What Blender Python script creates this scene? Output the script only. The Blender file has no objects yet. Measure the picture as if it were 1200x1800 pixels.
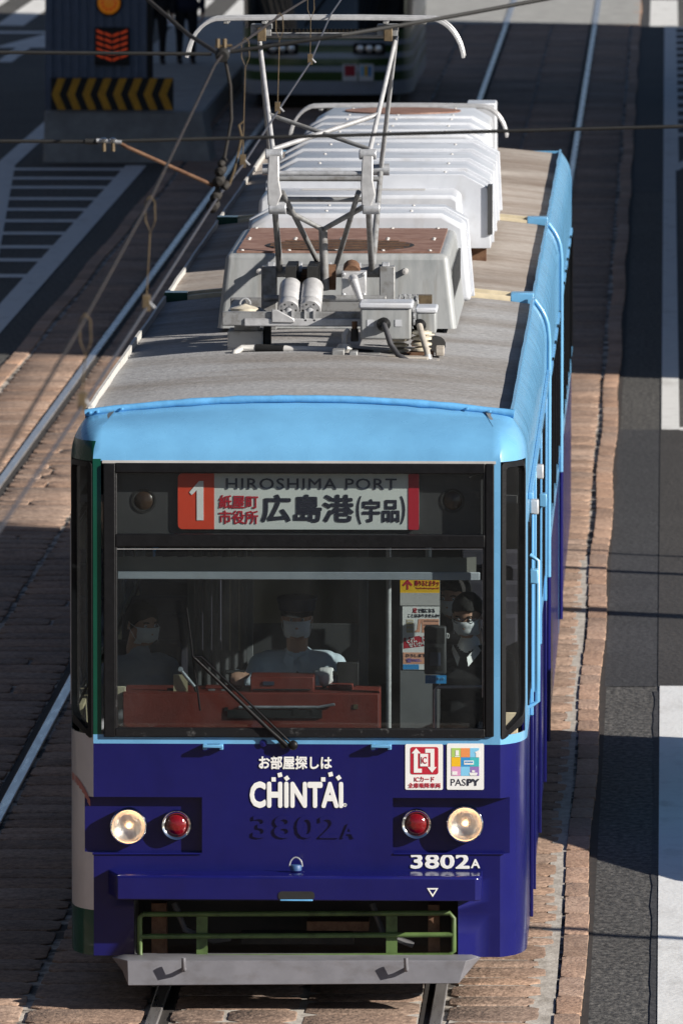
import bpy, bmesh, math, random
import numpy as np
from mathutils import Vector, Matrix, noise
random.seed(7)
S = bpy.context.scene
COL = S.collection
R = math.radians

# ------------------------------------------------------------------ camera
F_PX = 18560.0                       # focal length in pixels of a 1200 px wide picture
cd = bpy.data.cameras.new('camera'); cam = bpy.data.objects.new('camera', cd); COL.objects.link(cam)
cam.location = (1.958, -56.0, 7.67)
cam.rotation_euler = (R(90) - math.atan(1655.0/F_PX), 0, math.atan(572.0/math.hypot(F_PX, 1655.0)))
cd.sensor_fit = 'AUTO'; cd.sensor_width = 36.0
cd.lens = F_PX*36.0/1800.0
cd.clip_start = 1.0; cd.clip_end = 3000.0
cd.dof.use_dof = True; cd.dof.focus_distance = 57.0; cd.dof.aperture_fstop = 11.0
S.camera = cam
CAM_M = cam.rotation_euler.to_matrix(); CAM_L = Vector(cam.location)

# ------------------------------------------------------------------ sky, sun, exposure
SUN = Vector((-2.2, 1.0, -1.08)).normalized()          # direction the light travels
elev = math.asin(-SUN.z); azim = math.atan2(-SUN.x, -SUN.y)
w = bpy.data.worlds.new('World'); S.world = w; w.use_nodes = True
nt = w.node_tree
sky = nt.nodes.new('ShaderNodeTexSky'); sky.sky_type = 'NISHITA'; sky.sun_disc = False
sky.sun_elevation = elev; sky.sun_rotation = azim; sky.air_density = 0.6; sky.dust_density = 0.4
bg = nt.nodes['Background']; bg.inputs['Strength'].default_value = 0.05
nt.links.new(sky.outputs['Color'], bg.inputs['Color'])
sl = bpy.data.lights.new('sun', 'SUN'); sl.energy = 5.0; sl.angle = R(0.5); sl.color = (1.0, 0.94, 0.85)
so = bpy.data.objects.new('sun', sl); COL.objects.link(so)
so.rotation_euler = SUN.to_track_quat('-Z', 'Y').to_euler()
S.view_settings.view_transform = 'Standard'; S.view_settings.look = 'None'
S.view_settings.exposure = 0.75; S.view_settings.gamma = 1.0
S.view_settings.use_curve_mapping = False
S.cycles.max_bounces = 8; S.cycles.transparent_max_bounces = 12
S.cycles.caustics_reflective = False; S.cycles.caustics_refractive = False

def at(px, py, y):
    """the point of the plane at depth y that the photograph shows at (px, py)"""
    d = CAM_M @ Vector((px-600.0, -(py-900.0), -F_PX))
    t = (y - CAM_L.y)/d.y
    return CAM_L + d*t
def gp(px, py, z=0.0):
    """the point at height z that the photograph shows at (px, py)"""
    d = CAM_M @ Vector((px-600.0, -(py-900.0), -F_PX))
    return CAM_L + d*((z-CAM_L.z)/d.z)
def fx(px, y=0.0): return at(px, 1200, y).x
def fz(py, y=0.0): return at(526, py, y).z

# ------------------------------------------------------------------ materials
def mat(name, col, rough=.5, metal=0.0, var=0.0, vscale=6.0, bump=0.0, bscale=60.0, col2=None, coat=0.0,
        emit=None, estr=0.0, stretch=(1, 1, 1), vlo=.35, vhi=.65, rvar=0.0, spec=.5, attr=None, bdist=.01, blotch=None):
    m = bpy.data.materials.new(name); m.use_nodes = True
    t = m.node_tree; b = t.nodes['Principled BSDF']
    b.inputs['Roughness'].default_value = rough; b.inputs['Metallic'].default_value = metal
    b.inputs['Coat Weight'].default_value = coat; b.inputs['Coat Roughness'].default_value = .05
    b.inputs['Specular IOR Level'].default_value = spec
    c = (*col, 1)
    b.inputs['Base Color'].default_value = c
    src = None
    if var or col2 or bump or rvar:
        tc = t.nodes.new('ShaderNodeTexCoord'); mp = t.nodes.new('ShaderNodeMapping')
        mp.inputs['Scale'].default_value = stretch
        t.links.new(tc.outputs['Object'], mp.inputs['Vector'])
    if var or col2:
        n = t.nodes.new('ShaderNodeTexNoise'); n.inputs['Scale'].default_value = vscale
        n.inputs['Detail'].default_value = 6; n.inputs['Roughness'].default_value = .65
        t.links.new(mp.outputs['Vector'], n.inputs['Vector'])
        r = t.nodes.new('ShaderNodeValToRGB')
        r.color_ramp.elements[0].position = vlo; r.color_ramp.elements[1].position = vhi
        c2 = col2 if col2 else tuple(x*(1+var) for x in col)
        c1 = col if col2 else tuple(x*(1-var) for x in col)
        r.color_ramp.elements[0].color = (*c1, 1); r.color_ramp.elements[1].color = (*c2, 1)
        t.links.new(n.outputs['Fac'], r.inputs['Fac']); src = r.outputs['Color']
    if attr:
        a = t.nodes.new('ShaderNodeAttribute'); a.attribute_name = attr
        mx = t.nodes.new('ShaderNodeMix'); mx.data_type = 'RGBA'; mx.blend_type = 'MULTIPLY'
        mx.inputs['Factor'].default_value = 1.0
        if src: t.links.new(src, mx.inputs['A'])
        else: mx.inputs['A'].default_value = c
        t.links.new(a.outputs['Color'], mx.inputs['B']); src = mx.outputs['Result']
    if blotch:                                            # large soft stains: (scale, darkest tone, lo, hi, stretch)
        tc2 = t.nodes.new('ShaderNodeTexCoord'); mp2 = t.nodes.new('ShaderNodeMapping'); mp2.inputs['Scale'].default_value = blotch[4]
        t.links.new(tc2.outputs['Object'], mp2.inputs['Vector'])
        nb_ = t.nodes.new('ShaderNodeTexNoise'); nb_.inputs['Scale'].default_value = blotch[0]; nb_.inputs['Detail'].default_value = 7; nb_.inputs['Roughness'].default_value = .6
        t.links.new(mp2.outputs['Vector'], nb_.inputs['Vector'])
        rb = t.nodes.new('ShaderNodeValToRGB'); rb.color_ramp.elements[0].position = blotch[2]; rb.color_ramp.elements[1].position = blotch[3]
        rb.color_ramp.elements[0].color = (*blotch[1], 1); rb.color_ramp.elements[1].color = (1, 1, 1, 1)
        t.links.new(nb_.outputs['Fac'], rb.inputs['Fac'])
        m2 = t.nodes.new('ShaderNodeMix'); m2.data_type = 'RGBA'; m2.blend_type = 'MULTIPLY'; m2.inputs['Factor'].default_value = 1.0
        if src: t.links.new(src, m2.inputs['A'])
        else: m2.inputs['A'].default_value = c
        t.links.new(rb.outputs['Color'], m2.inputs['B']); src = m2.outputs['Result']
    if src: t.links.new(src, b.inputs['Base Color'])
    if rvar:
        n3 = t.nodes.new('ShaderNodeTexNoise'); n3.inputs['Scale'].default_value = vscale*1.7; n3.inputs['Detail'].default_value = 5
        t.links.new(mp.outputs['Vector'], n3.inputs['Vector'])
        mr = t.nodes.new('ShaderNodeMapRange'); mr.inputs['From Min'].default_value = .3; mr.inputs['From Max'].default_value = .7
        mr.inputs['To Min'].default_value = max(.02, rough-rvar); mr.inputs['To Max'].default_value = rough+rvar
        t.links.new(n3.outputs['Fac'], mr.inputs['Value']); t.links.new(mr.outputs['Result'], b.inputs['Roughness'])
    if bump:
        n2 = t.nodes.new('ShaderNodeTexNoise'); n2.inputs['Scale'].default_value = bscale; n2.inputs['Detail'].default_value = 5
        t.links.new(mp.outputs['Vector'], n2.inputs['Vector'])
        bp = t.nodes.new('ShaderNodeBump'); bp.inputs['Strength'].default_value = bump; bp.inputs['Distance'].default_value = bdist
        t.links.new(n2.outputs['Fac'], bp.inputs['Height']); t.links.new(bp.outputs['Normal'], b.inputs['Normal'])
    if emit:
        b.inputs['Emission Color'].default_value = (*emit, 1); b.inputs['Emission Strength'].default_value = estr
    return m

def glass_mat(name, tint, ior=1.5, rough=.0):
    m = bpy.data.materials.new(name); m.use_nodes = True
    t = m.node_tree
    for n in list(t.nodes): t.nodes.remove(n)
    o = t.nodes.new('ShaderNodeOutputMaterial'); mx = t.nodes.new('ShaderNodeMixShader')
    tr = t.nodes.new('ShaderNodeBsdfTransparent'); tr.inputs['Color'].default_value = (*tint, 1)
    gl = t.nodes.new('ShaderNodeBsdfGlossy'); gl.inputs['Roughness'].default_value = rough
    fr = t.nodes.new('ShaderNodeFresnel'); ge = t.nodes.new('ShaderNodeNewGeometry'); mr = t.nodes.new('ShaderNodeMapRange')
    mr.inputs['To Min'].default_value = ior; mr.inputs['To Max'].default_value = 1/ior      # a thin pane reflects alike from both sides
    t.links.new(ge.outputs['Backfacing'], mr.inputs['Value']); t.links.new(mr.outputs['Result'], fr.inputs['IOR'])
    t.links.new(fr.outputs['Fac'], mx.inputs['Fac']); t.links.new(tr.outputs[0], mx.inputs[1]); t.links.new(gl.outputs[0], mx.inputs[2])
    t.links.new(mx.outputs[0], o.inputs['Surface'])
    return m

M = {}
M['sky_paint'] = mat('light_blue_paint', (.13, .345, .575), .28, var=.05, vscale=3, coat=.25, bump=.10, bscale=3, rvar=.06, blotch=(2.2, (.86, .87, .89), .32, .56, (1.2, 1, .5)))
M['sky_lip'] = mat('light_blue_edge_paint', (.11, .34, .62), .4, var=.12, vscale=14, bump=.2, bscale=20)
M['navy'] = mat('navy_paint', (.0075, .0080, .086), .22, var=.07, vscale=4, coat=.1, bump=.05, bscale=3, rvar=.05, spec=.3, blotch=(3, (.85, .86, .86), .30, .50, (1, 1, .4)))
M['green_paint'] = mat('green_paint', (.004, .052, .032), .25, var=.08, vscale=4, coat=.15, spec=.3)
M['grey_paint'] = mat('pale_grey_paint', (.56, .55, .55), .3, var=.08, vscale=3, coat=.3)
M['swoosh_red'] = mat('coral_red', (.40, .15, .13), .3, var=.1)
M['fender'] = mat('grey_fender_paint', (.165, .165, .185), .55, var=.1, vscale=7, bump=.12, bscale=9, blotch=(5, (.78, .75, .72), .3, .48, (1, 1, 2)))
M['rubber'] = mat('black_rubber', (.007, .007, .008), .42, var=.25, vscale=30, bump=.1, spec=.2)
M['worn_rubber'] = mat('worn_black_rubber', (.008, .008, .009), .45, col2=(.09, .09, .09), vscale=24, vlo=.60, vhi=.78, bump=.15, spec=.25)
M['black'] = mat('black_matt', (.008, .008, .008), .7, var=.3, vscale=20)
M['underframe'] = mat('dark_underframe', (.02, .017, .015), .8, var=.4, vscale=9)
M['dark_panel'] = mat('charcoal_panel', (.035, .036, .038), .55, var=.1)
M['canvas_grey'] = mat('grey_roof_canvas', (.225, .225, .23), .9, col2=(.37, .37, .38), vscale=42, stretch=(.6, 1, 1), vlo=.34, vhi=.66, bump=.5, bscale=50, bdist=.015, blotch=(1.0, (.66, .60, .54), .36, .58, (.45, 1.0, 1)))
M['canvas_brown'] = mat('brown_roof_canvas', (.225, .175, .14), .9, col2=(.375, .335, .30), vscale=1.3, stretch=(.45, 1.2, 1), vlo=.34, vhi=.60, bump=.5, bscale=50, bdist=.015, blotch=(30, (.72, .70, .68), .3, .6, (.6, 1, 1)))
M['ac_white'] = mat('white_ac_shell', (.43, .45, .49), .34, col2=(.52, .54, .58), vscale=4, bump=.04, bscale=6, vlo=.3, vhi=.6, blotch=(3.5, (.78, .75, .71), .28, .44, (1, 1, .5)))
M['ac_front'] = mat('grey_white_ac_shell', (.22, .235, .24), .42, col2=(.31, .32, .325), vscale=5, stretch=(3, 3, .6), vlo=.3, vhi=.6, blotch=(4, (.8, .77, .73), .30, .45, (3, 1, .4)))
M['ac_brown'] = mat('rusty_brown_top', (.17, .085, .06), .75, col2=(.30, .19, .15), vscale=10, vlo=.42, vhi=.75)
M['ac_trim'] = mat('pale_trim', (.45, .44, .43), .5, var=.1)
M['steel'] = mat('galvanised_steel', (.42, .43, .45), .4, metal=.35, var=.25, vscale=22, rvar=.1)
M['steel_dull'] = mat('dull_steel', (.27, .275, .28), .5, metal=.3, col2=(.15, .14, .13), vscale=18, vlo=.45, vhi=.7)
M['alu'] = mat('aluminium', (.50, .50, .51), .38, metal=.35, var=.15, vscale=18)
M['dirty_white'] = mat('dirty_white_paint', (.48, .47, .45), .6, col2=(.20, .17, .14), vscale=14, vlo=.52, vhi=.8)
M['rust'] = mat('rust', (.085, .036, .018), .85, col2=(.15, .082, .045), vscale=25)
M['wood'] = mat('weathered_board', (.36, .33, .29), .85, col2=(.18, .14, .11), vscale=12, stretch=(.3, 1, 2), vlo=.45, vhi=.75)
M['cable'] = mat('black_cable', (.05, .05, .055), .5, var=.3)
M['insulator'] = mat('cream_insulator', (.55, .50, .40), .3, var=.2, vscale=20)
M['cream'] = mat('cream_strip', (.62, .53, .37), .5, var=.12, vscale=12)
M['rail_steel'] = mat('polished_rail', (.60, .57, .56), .3, metal=.8, var=.12, vscale=5, stretch=(4, .3, 1), rvar=.06)
M['groove'] = mat('rail_groove', (.018, .014, .012), .9, var=.4, vscale=10)
M['stone'] = mat('granite_slab', (.165, .108, .078), .85, col2=(.335, .230, .170), vscale=30, stretch=(1, .6, 1), vlo=.36, vhi=.64, bump=.7, bscale=36, attr='tone', bdist=.015, blotch=(1.7, (.72, .70, .70), .36, .55, (1, 1, 1)))
M['kerbstone'] = mat('granite_kerb', (.25, .155, .11), .85, col2=(.37, .25, .18), vscale=30, stretch=(1, .6, 1), vlo=.34, vhi=.66, bump=.6, bscale=36, attr='tone', bdist=.015, blotch=(3, (.82, .8, .78), .36, .55, (1, 1, 1)))
M['mortar'] = mat('pale_mortar', (.05, .042, .036), .9, col2=(.46, .42, .37), vscale=3.2, vlo=.44, vhi=.56, bump=.6, bscale=50)
M['mortar_pale'] = mat('white_mortar', (.30, .27, .235), .9, col2=(.47, .435, .39), vscale=14, stretch=(1, .4, 1), vlo=.36, vhi=.6, bump=.4, bscale=40)
M['asphalt'] = mat('old_asphalt', (.022, .022, .022), .9, col2=(.135, .128, .118), vscale=24, stretch=(1, .5, 1), vlo=.40, vhi=.68, bump=1.0, bscale=30, bdist=.015, blotch=(.8, (.75, .74, .73), .35, .6, (1, .4, 1)))
M['asphalt_new'] = mat('new_asphalt', (.014, .014, .017), .85, col2=(.052, .052, .055), vscale=24, stretch=(1, .5, 1), vlo=.38, vhi=.68, bump=.8, bscale=30, bdist=.012, blotch=(.9, (.7, .7, .7), .35, .6, (1, .5, 1)))
M['asphalt_warm'] = mat('brownish_asphalt', (.019, .017, .016), .85, col2=(.052, .047, .044), vscale=24, stretch=(1, .5, 1), vlo=.38, vhi=.68, bump=.8, bscale=30, bdist=.012, blotch=(.9, (.75, .73, .72), .35, .6, (1, .5, 1)))
M['line'] = mat('white_road_paint', (.66, .66, .65), .7, col2=(.56, .56, .55), vscale=5, vlo=.5, vhi=.8, bump=.4, bscale=30, blotch=(2.5, (.80, .79, .78), .30, .46, (1.5, .5, 1)))
M['concrete'] = mat('concrete', (.30, .30, .29), .85, var=.2, vscale=3, bump=.3)
M['glass'] = glass_mat('windscreen_glass', (.72, .76, .77), ior=1.45)
def dusty(m, amount):
    t = m.node_tree; o = t.nodes['Material Output']; src = o.inputs['Surface'].links[0].from_socket
    mx = t.nodes.new('ShaderNodeMixShader'); d = t.nodes.new('ShaderNodeBsdfDiffuse'); d.inputs['Color'].default_value = (.45, .46, .48, 1)
    tc = t.nodes.new('ShaderNodeTexCoord'); mp = t.nodes.new('ShaderNodeMapping'); mp.inputs['Scale'].default_value = (2.5, 1, 1.2); n = t.nodes.new('ShaderNodeTexNoise'); n.inputs['Scale'].default_value = 1.6; n.inputs['Detail'].default_value = 8
    r = t.nodes.new('ShaderNodeMapRange'); r.inputs['From Min'].default_value = .38; r.inputs['From Max'].default_value = .72; r.inputs['To Min'].default_value = 0.002; r.inputs['To Max'].default_value = amount
    t.links.new(tc.outputs['Object'], mp.inputs['Vector']); t.links.new(mp.outputs['Vector'], n.inputs['Vector']); t.links.new(n.outputs['Fac'], r.inputs['Value']); t.links.new(r.outputs['Result'], mx.inputs['Fac'])
    t.links.new(src, mx.inputs[1]); t.links.new(d.outputs[0], mx.inputs[2]); t.links.new(mx.outputs[0], o.inputs['Surface'])
dusty(M['glass'], .016)
M['glass_clear'] = glass_mat('clear_glass', (.88, .9, .9))
M['dark_glass'] = mat('dark_window_glass', (.012, .016, .02), .05, coat=.3)
M['white'] = mat('white_print', (.74, .74, .73), .5, var=.02)
M['sign_white'] = mat('sign_face', (.60, .64, .62), .5, var=.03, vscale=2)
M['sign_red'] = mat('sign_red', (.62, .055, .02), .5, var=.04)
M['deep_red'] = mat('deep_red_print', (.42, .012, .03), .5)
M['ink'] = mat('dark_ink', (.012, .014, .03), .6)
M['ink_grey'] = mat('blue_grey_ink', (.04, .05, .08), .6)
M['console_red'] = mat('brown_red_console', (.20, .030, .018), .55, var=.15, vscale=5, bump=.1)
M['beige'] = mat('beige_interior', (.50, .43, .27), .6, var=.06)
M['interior'] = mat('grey_interior', (.13, .135, .14), .6, var=.1)
M['int_floor'] = mat('brown_floor', (.06, .045, .04), .7, var=.2)
M['yellow'] = mat('yellow_print', (.74, .44, .015), .5)
M['dull_yellow'] = mat('weathered_yellow', (.62, .30, .015), .6, var=.15, vscale=8)
M['orange'] = mat('orange_print', (.70, .25, .08), .5)
M['salmon'] = mat('salmon_print', (.66, .33, .22), .5)
M['blue_print'] = mat('blue_print', (.03, .25, .56), .5)
M['shackle_blue'] = mat('worn_blue_paint', (.035, .085, .20), .5, var=.2)
M['teal'] = mat('teal_print', (.05, .42, .46), .5)
M['skyprint'] = mat('sky_print', (.2, .52, .75), .5)
M['lime'] = mat('lime_print', (.35, .52, .12), .5)
M['purple'] = mat('violet_print', (.26, .16, .42), .5)
M['pink'] = mat('pink_print', (.62, .30, .5), .5)
def lens_mat():
    m = bpy.data.materials.new('ribbed_lamp_lens'); m.use_nodes = True; t = m.node_tree
    for n in list(t.nodes): t.nodes.remove(n)
    o = t.nodes.new('ShaderNodeOutputMaterial'); mx = t.nodes.new('ShaderNodeMixShader'); mx.inputs['Fac'].default_value = .26
    tr = t.nodes.new('ShaderNodeBsdfTransparent'); tr.inputs['Color'].default_value = (.92, .92, .9, 1)
    p = t.nodes.new('ShaderNodeBsdfPrincipled'); p.inputs['Base Color'].default_value = (.55, .52, .48, 1); p.inputs['Roughness'].default_value = .12
    p.inputs['Transmission Weight'].default_value = .55
    tc = t.nodes.new('ShaderNodeTexCoord'); wv = t.nodes.new('ShaderNodeTexNoise'); wv.inputs['Scale'].default_value = 30; mp = t.nodes.new('ShaderNodeMapping'); mp.inputs['Scale'].default_value = (2.5, 1, .8)
    bp = t.nodes.new('ShaderNodeBump'); bp.inputs['Strength'].default_value = .7; bp.inputs['Distance'].default_value = .02
    t.links.new(tc.outputs['Object'], mp.inputs['Vector']); t.links.new(mp.outputs['Vector'], wv.inputs['Vector']); t.links.new(wv.outputs['Fac'], bp.inputs['Height']); t.links.new(bp.outputs['Normal'], p.inputs['Normal'])
    t.links.new(tr.outputs[0], mx.inputs[1]); t.links.new(p.outputs[0], mx.inputs[2]); t.links.new(mx.outputs[0], o.inputs['Surface']); return m
M['lens'] = lens_mat()
M['chrome'] = mat('chrome', (.75, .75, .76), .08, metal=1.0)
M['reflector'] = mat('lamp_reflector', (.85, .82, .78), .28, metal=.85, bump=.3, bscale=30)
M['bulb'] = mat('lit_bulb', (1, .8, .6), .3, emit=(1.0, .58, .30), estr=3.0)
M['red_lens'] = mat('red_lens', (.16, .002, .004), .08, coat=.8, bump=.3, bscale=60)
M['amber_dark'] = mat('dark_amber_lens', (.035, .02, .012), .25)
M['grille_green'] = mat('olive_green_paint', (.075, .125, .036), .5, var=.2, vscale=9, blotch=(9, (.6, .58, .5), .3, .5, (1, 1, 1)))
M['shade_cloth'] = mat('grey_beige_shade', (.26, .25, .22), .8, var=.06)
M['seat_cloth'] = mat('dark_seat_cloth', (.035, .032, .045), .9, var=.2)
M['shirt'] = mat('pale_blue_shirt', (.50, .585, .65), .8, var=.05, bump=.3, bscale=18)
M['suit'] = mat('black_suit', (.012, .012, .014), .85, var=.2, bump=.2, bscale=25)
M['grey_cloth'] = mat('grey_cloth', (.33, .34, .37), .85, var=.1, bump=.2, bscale=25)
M['navy_cloth'] = mat('navy_cloth', (.012, .016, .035), .85, var=.15)
M['skin'] = mat('skin', (.50, .28, .19), .5, var=.06, vscale=20)
M['glove'] = mat('white_glove', (.68, .68, .66), .8, var=.05)
M['mask'] = mat('white_mask', (.70, .72, .74), .75, var=.04, bump=.3, bscale=40)
M['hair'] = mat('black_hair', (.008, .0065, .006), .85, var=.3, vscale=60, bump=.5, bscale=90)
M['lamp_orange'] = mat('lit_orange_lamp', (.5, .2, .02), .4, emit=(1.0, .30, .01), estr=.08)
M['lamp_red'] = mat('lit_red_lamp', (.3, .03, .01), .4, emit=(1.0, .10, .015), estr=.10)
M['corrugated'] = mat('blue_grey_sheet', (.11, .14, .20), .45, var=.1)
M['rear_white'] = mat('far_tram_white', (.42, .46, .52), .3, coat=.4, var=.04)
M['rear_green'] = mat('far_tram_green', (.045, .10, .02), .3, coat=.4)
M['facade'] = mat('facade_tile', (.16, .15, .145), .7, var=.1, vscale=1.5)
M['facade_b'] = mat('facade_plaster', (.24, .235, .23), .8, var=.12, vscale=.8)
M['copper'] = mat('weathered_wire', (.024, .022, .023), .7, col2=(.06, .043, .037), vscale=30, vlo=.5, vhi=.75, spec=.2)
M['contact'] = mat('contact_wire', (.05, .05, .06), .5, var=.15, vscale=10, spec=.3)
M['brass'] = mat('brass_fitting', (.13, .095, .055), .5, metal=.3, var=.3, vscale=30)
M['van_white'] = mat('van_paint', (.6, .6, .6), .25, coat=.5)

# ------------------------------------------------------------------ mesh builder
class MB:
    def __init__(self): self.v = []; self.f = []; self.m = []; self.mats = []
    def mi(self, m):
        if isinstance(m, str): m = M[m]
        if m not in self.mats: self.mats.append(m)
        return self.mats.index(m)
    def poly(self, pts, m):
        i = len(self.v); self.v += [tuple(p) for p in pts]
        self.f.append(list(range(i, i+len(pts)))); self.m.append(self.mi(m)); return self
    def raw(self, vs, fs, m):
        i = len(self.v); self.v += [tuple(p) for p in vs]; k = self.mi(m)
        for f in fs: self.f.append([a+i for a in f]); self.m.append(k)
        return self
    def box(self, x0, x1, y0, y1, z0, z1, m):
        vs = [(x0, y0, z0), (x1, y0, z0), (x1, y1, z0), (x0, y1, z0), (x0, y0, z1), (x1, y0, z1), (x1, y1, z1), (x0, y1, z1)]
        return self.raw(vs, [(3, 2, 1, 0), (4, 5, 6, 7), (0, 1, 5, 4), (1, 2, 6, 5), (2, 3, 7, 6), (3, 0, 4, 7)], m)
    def prism(self, poly, y0, y1, m, axis='y'):
        """poly: (a, b) outline; axis y: (x, z) drawn at y0..y1; axis x: (y, z); axis z: (x, y)"""
        n = len(poly)
        def P(a, b, c): return (a, c, b) if axis == 'y' else ((c, a, b) if axis == 'x' else (a, b, c))
        vs = [P(a, b, y0) for a, b in poly] + [P(a, b, y1) for a, b in poly]
        fs = [tuple(range(n)), tuple(range(2*n-1, n-1, -1))]
        fs += [(i, i+n, (i+1) % n+n, (i+1) % n) for i in range(n)]
        return self.raw(vs, fs, m)
    def tube(self, pts, r, m, n=10, cap=True):
        pts = [Vector(p) for p in pts]; L = len(pts)
        rs = r if isinstance(r, (list, tuple)) else [r]*L
        vs = []; fs = []; ref = None
        for i, p in enumerate(pts):
            t = (pts[min(i+1, L-1)]-pts[max(i-1, 0)]).normalized()
            if ref is None:
                ref = Vector((0, 0, 1)) if abs(t.z) < .9 else Vector((1, 0, 0))
            a = (ref - t*ref.dot(t)).normalized(); b = t.cross(a); ref = a
            for k in range(n):
                an = 2*math.pi*k/n
                vs.append(p + (a*math.cos(an)+b*math.sin(an))*rs[i])
        for i in range(L-1):
            for k in range(n):
                fs.append((i*n+k, i*n+(k+1) % n, (i+1)*n+(k+1) % n, (i+1)*n+k))
        if cap: fs += [tuple(range(n-1, -1, -1)), tuple(range((L-1)*n, L*n))]
        return self.raw(vs, fs, m)
    def lathe(self, prof, o, axis, m, n=28):
        """prof: (distance along axis, radius)"""
        o = Vector(o); t = Vector(axis).normalized()
        ref = Vector((0, 0, 1)) if abs(t.z) < .9 else Vector((1, 0, 0))
        a = (ref - t*ref.dot(t)).normalized(); b = t.cross(a)
        vs = []; fs = []
        for h, r in prof:
            for k in range(n):
                an = 2*math.pi*k/n
                vs.append(o+t*h+(a*math.cos(an)+b*math.sin(an))*max(r, 1e-4))
        for i in range(len(prof)-1):
            for k in range(n):
                fs.append((i*n+k, i*n+(k+1) % n, (i+1)*n+(k+1) % n, (i+1)*n+k))
        return self.raw(vs, fs, m)
    def build(self, name, parent=None, bevel=0.0, smooth=None, seg=2):
        off = Vector((0, 0, 0)); p = parent
        while p: off += p.location; p = p.parent
        me = bpy.data.meshes.new(name)
        me.from_pydata([tuple(Vector(v)-off) for v in self.v], [], self.f)
        for m in self.mats: me.materials.append(m)
        me.polygons.foreach_set('material_index', self.m)
        o = bpy.data.objects.new(name, me); COL.objects.link(o)
        if parent: o.parent = parent
        if smooth is not None or bevel:
            me.polygons.foreach_set('use_smooth', [True]*len(self.f))
            me.set_sharp_from_angle(angle=R(smooth if smooth is not None else 35))
        if bevel:
            b = o.modifiers.new('bevel', 'BEVEL'); b.width = bevel; b.segments = seg; b.limit_method = 'ANGLE'; b.angle_limit = R(40)
        me.update()
        return o

def weld(o, d=1e-4):
    bm = bmesh.new(); bm.from_mesh(o.data); bmesh.ops.remove_doubles(bm, verts=bm.verts, dist=d)
    bmesh.ops.recalc_face_normals(bm, faces=bm.faces); bm.to_mesh(o.data); bm.free(); return o

def tag(o, label=None, cat=None, group=None, kind=None):
    if label: o['label'] = label
    if cat: o['category'] = cat
    if group: o['group'] = group
    if kind: o['kind'] = kind
    return o
def thing(name, label, cat, loc=(0, 0, 0), group=None):
    o = bpy.data.objects.new(name, None); COL.objects.link(o); o.location = loc; o.empty_display_size = .2
    return tag(o, label, cat, group)
def struct(mb, name, **k): return tag(mb.build(name, **k), kind='structure')

_tc = bpy.data.curves.new('lettering_source', 'FONT'); _to = bpy.data.objects.new('lettering_source', _tc)
def text_geo(body, bold=0.0, ext=.03, space=1.0, res=4):
    COL.objects.link(_to)
    _tc.body = body; _tc.size = 1.0; _tc.offset = bold; _tc.extrude = ext; _tc.resolution_u = res; _tc.space_character = space
    bpy.context.view_layer.update()
    me = bpy.data.meshes.new_from_object(_to.evaluated_get(bpy.context.evaluated_depsgraph_get()))
    vs = [v.co.copy() for v in me.vertices]; fs = [tuple(p.vertices) for p in me.polygons]
    bpy.data.meshes.remove(me); COL.objects.unlink(_to)
    return vs, fs
def write(mb, body, box, y, m, bold=0.0, depth=.003, space=1.0, keep=False, rot=0.0, res=3):
    """lettering facing -y, fitted to box (x0, x1, z0, z1), standing depth proud of the plane y"""
    vs, fs = text_geo(body, 0.0, .5, space, res)
    x0 = min(v.x for v in vs)-bold; x1 = max(v.x for v in vs)+bold; z0 = min(v.y for v in vs)-bold; z1 = max(v.y for v in vs)+bold
    sx = (box[1]-box[0])/(x1-x0); sz = (box[3]-box[2])/(z1-z0)
    if keep: sx = sz = min(sx, sz)
    cx = (box[0]+box[1])/2; cz = (box[2]+box[3])/2
    sh = [(0, 0)] if bold == 0 else [(bold*math.cos(k*math.pi/4), bold*math.sin(k*math.pi/4)) for k in range(8)]
    for q, (dx, dz) in enumerate(sh):                   # heavier strokes: slightly shifted copies, each a hair above the last
        out = []
        for v in vs:
            a = (v.x+dx-(x0+x1)/2)*sx; b = (v.y+dz-(z0+z1)/2)*sz
            out.append((cx+a*math.cos(rot)-b*math.sin(rot), y-depth*(.5+v.z)-.00012*q, cz+a*math.sin(rot)+b*math.cos(rot)))
        mb.raw(out, fs, m)
def pbox(px0, px1, py0, py1, y=0.0):
    """a pixel rectangle of the photograph as (x0, x1, z0, z1) on the plane y"""
    a = at(px0, py1, y); b = at(px1, py0, y); return (a.x, b.x, a.z, b.z)
def rrect(x0, x1, z0, z1, r, n=5):
    pts = []
    for cx, cz, a0 in ((x1-r, z0+r, -90), (x1-r, z1-r, 0), (x0+r, z1-r, 90), (x0+r, z0+r, 180)):
        for k in range(n+1):
            a = R(a0+90*k/n); pts.append((cx+r*math.cos(a), cz+r*math.sin(a)))
    return pts
def ring(mb, outer, inner, y0, y1, m):
    """a frame between two outlines of the same number of points, facing -y at y0, back at y1"""
    n = len(outer)
    vs = [(a, y0, b) for a, b in outer]+[(a, y0, b) for a, b in inner]+[(a, y1, b) for a, b in outer]+[(a, y1, b) for a, b in inner]
    fs = []
    for i in range(n):
        j = (i+1) % n
        fs += [(i, j, n+j, n+i), (i, 2*n+i, 2*n+j, j), (n+i, n+j, 3*n+j, 3*n+i), (2*n+i, 3*n+i, 3*n+j, 2*n+j)]
    mb.raw(vs, fs, m)

# ================================================================== THE GROUND
TX1, TX2 = 0.005, -2.885            # centre lines of the two tracks
Y0, Y1 = -14.0, 190.0
g = MB(); g.poly([(-900, -400, 0), (900, -400, 0), (900, 1600, 0), (-900, 1600, 0)], 'asphalt')
struct(g, 'ground')
g = MB(); g.poly([(-4.40, Y0, .004), (1.49, Y0, .004), (1.49, Y1, .004), (-4.40, Y1, .004)], 'mortar')
struct(g, 'paving_bed')

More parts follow.
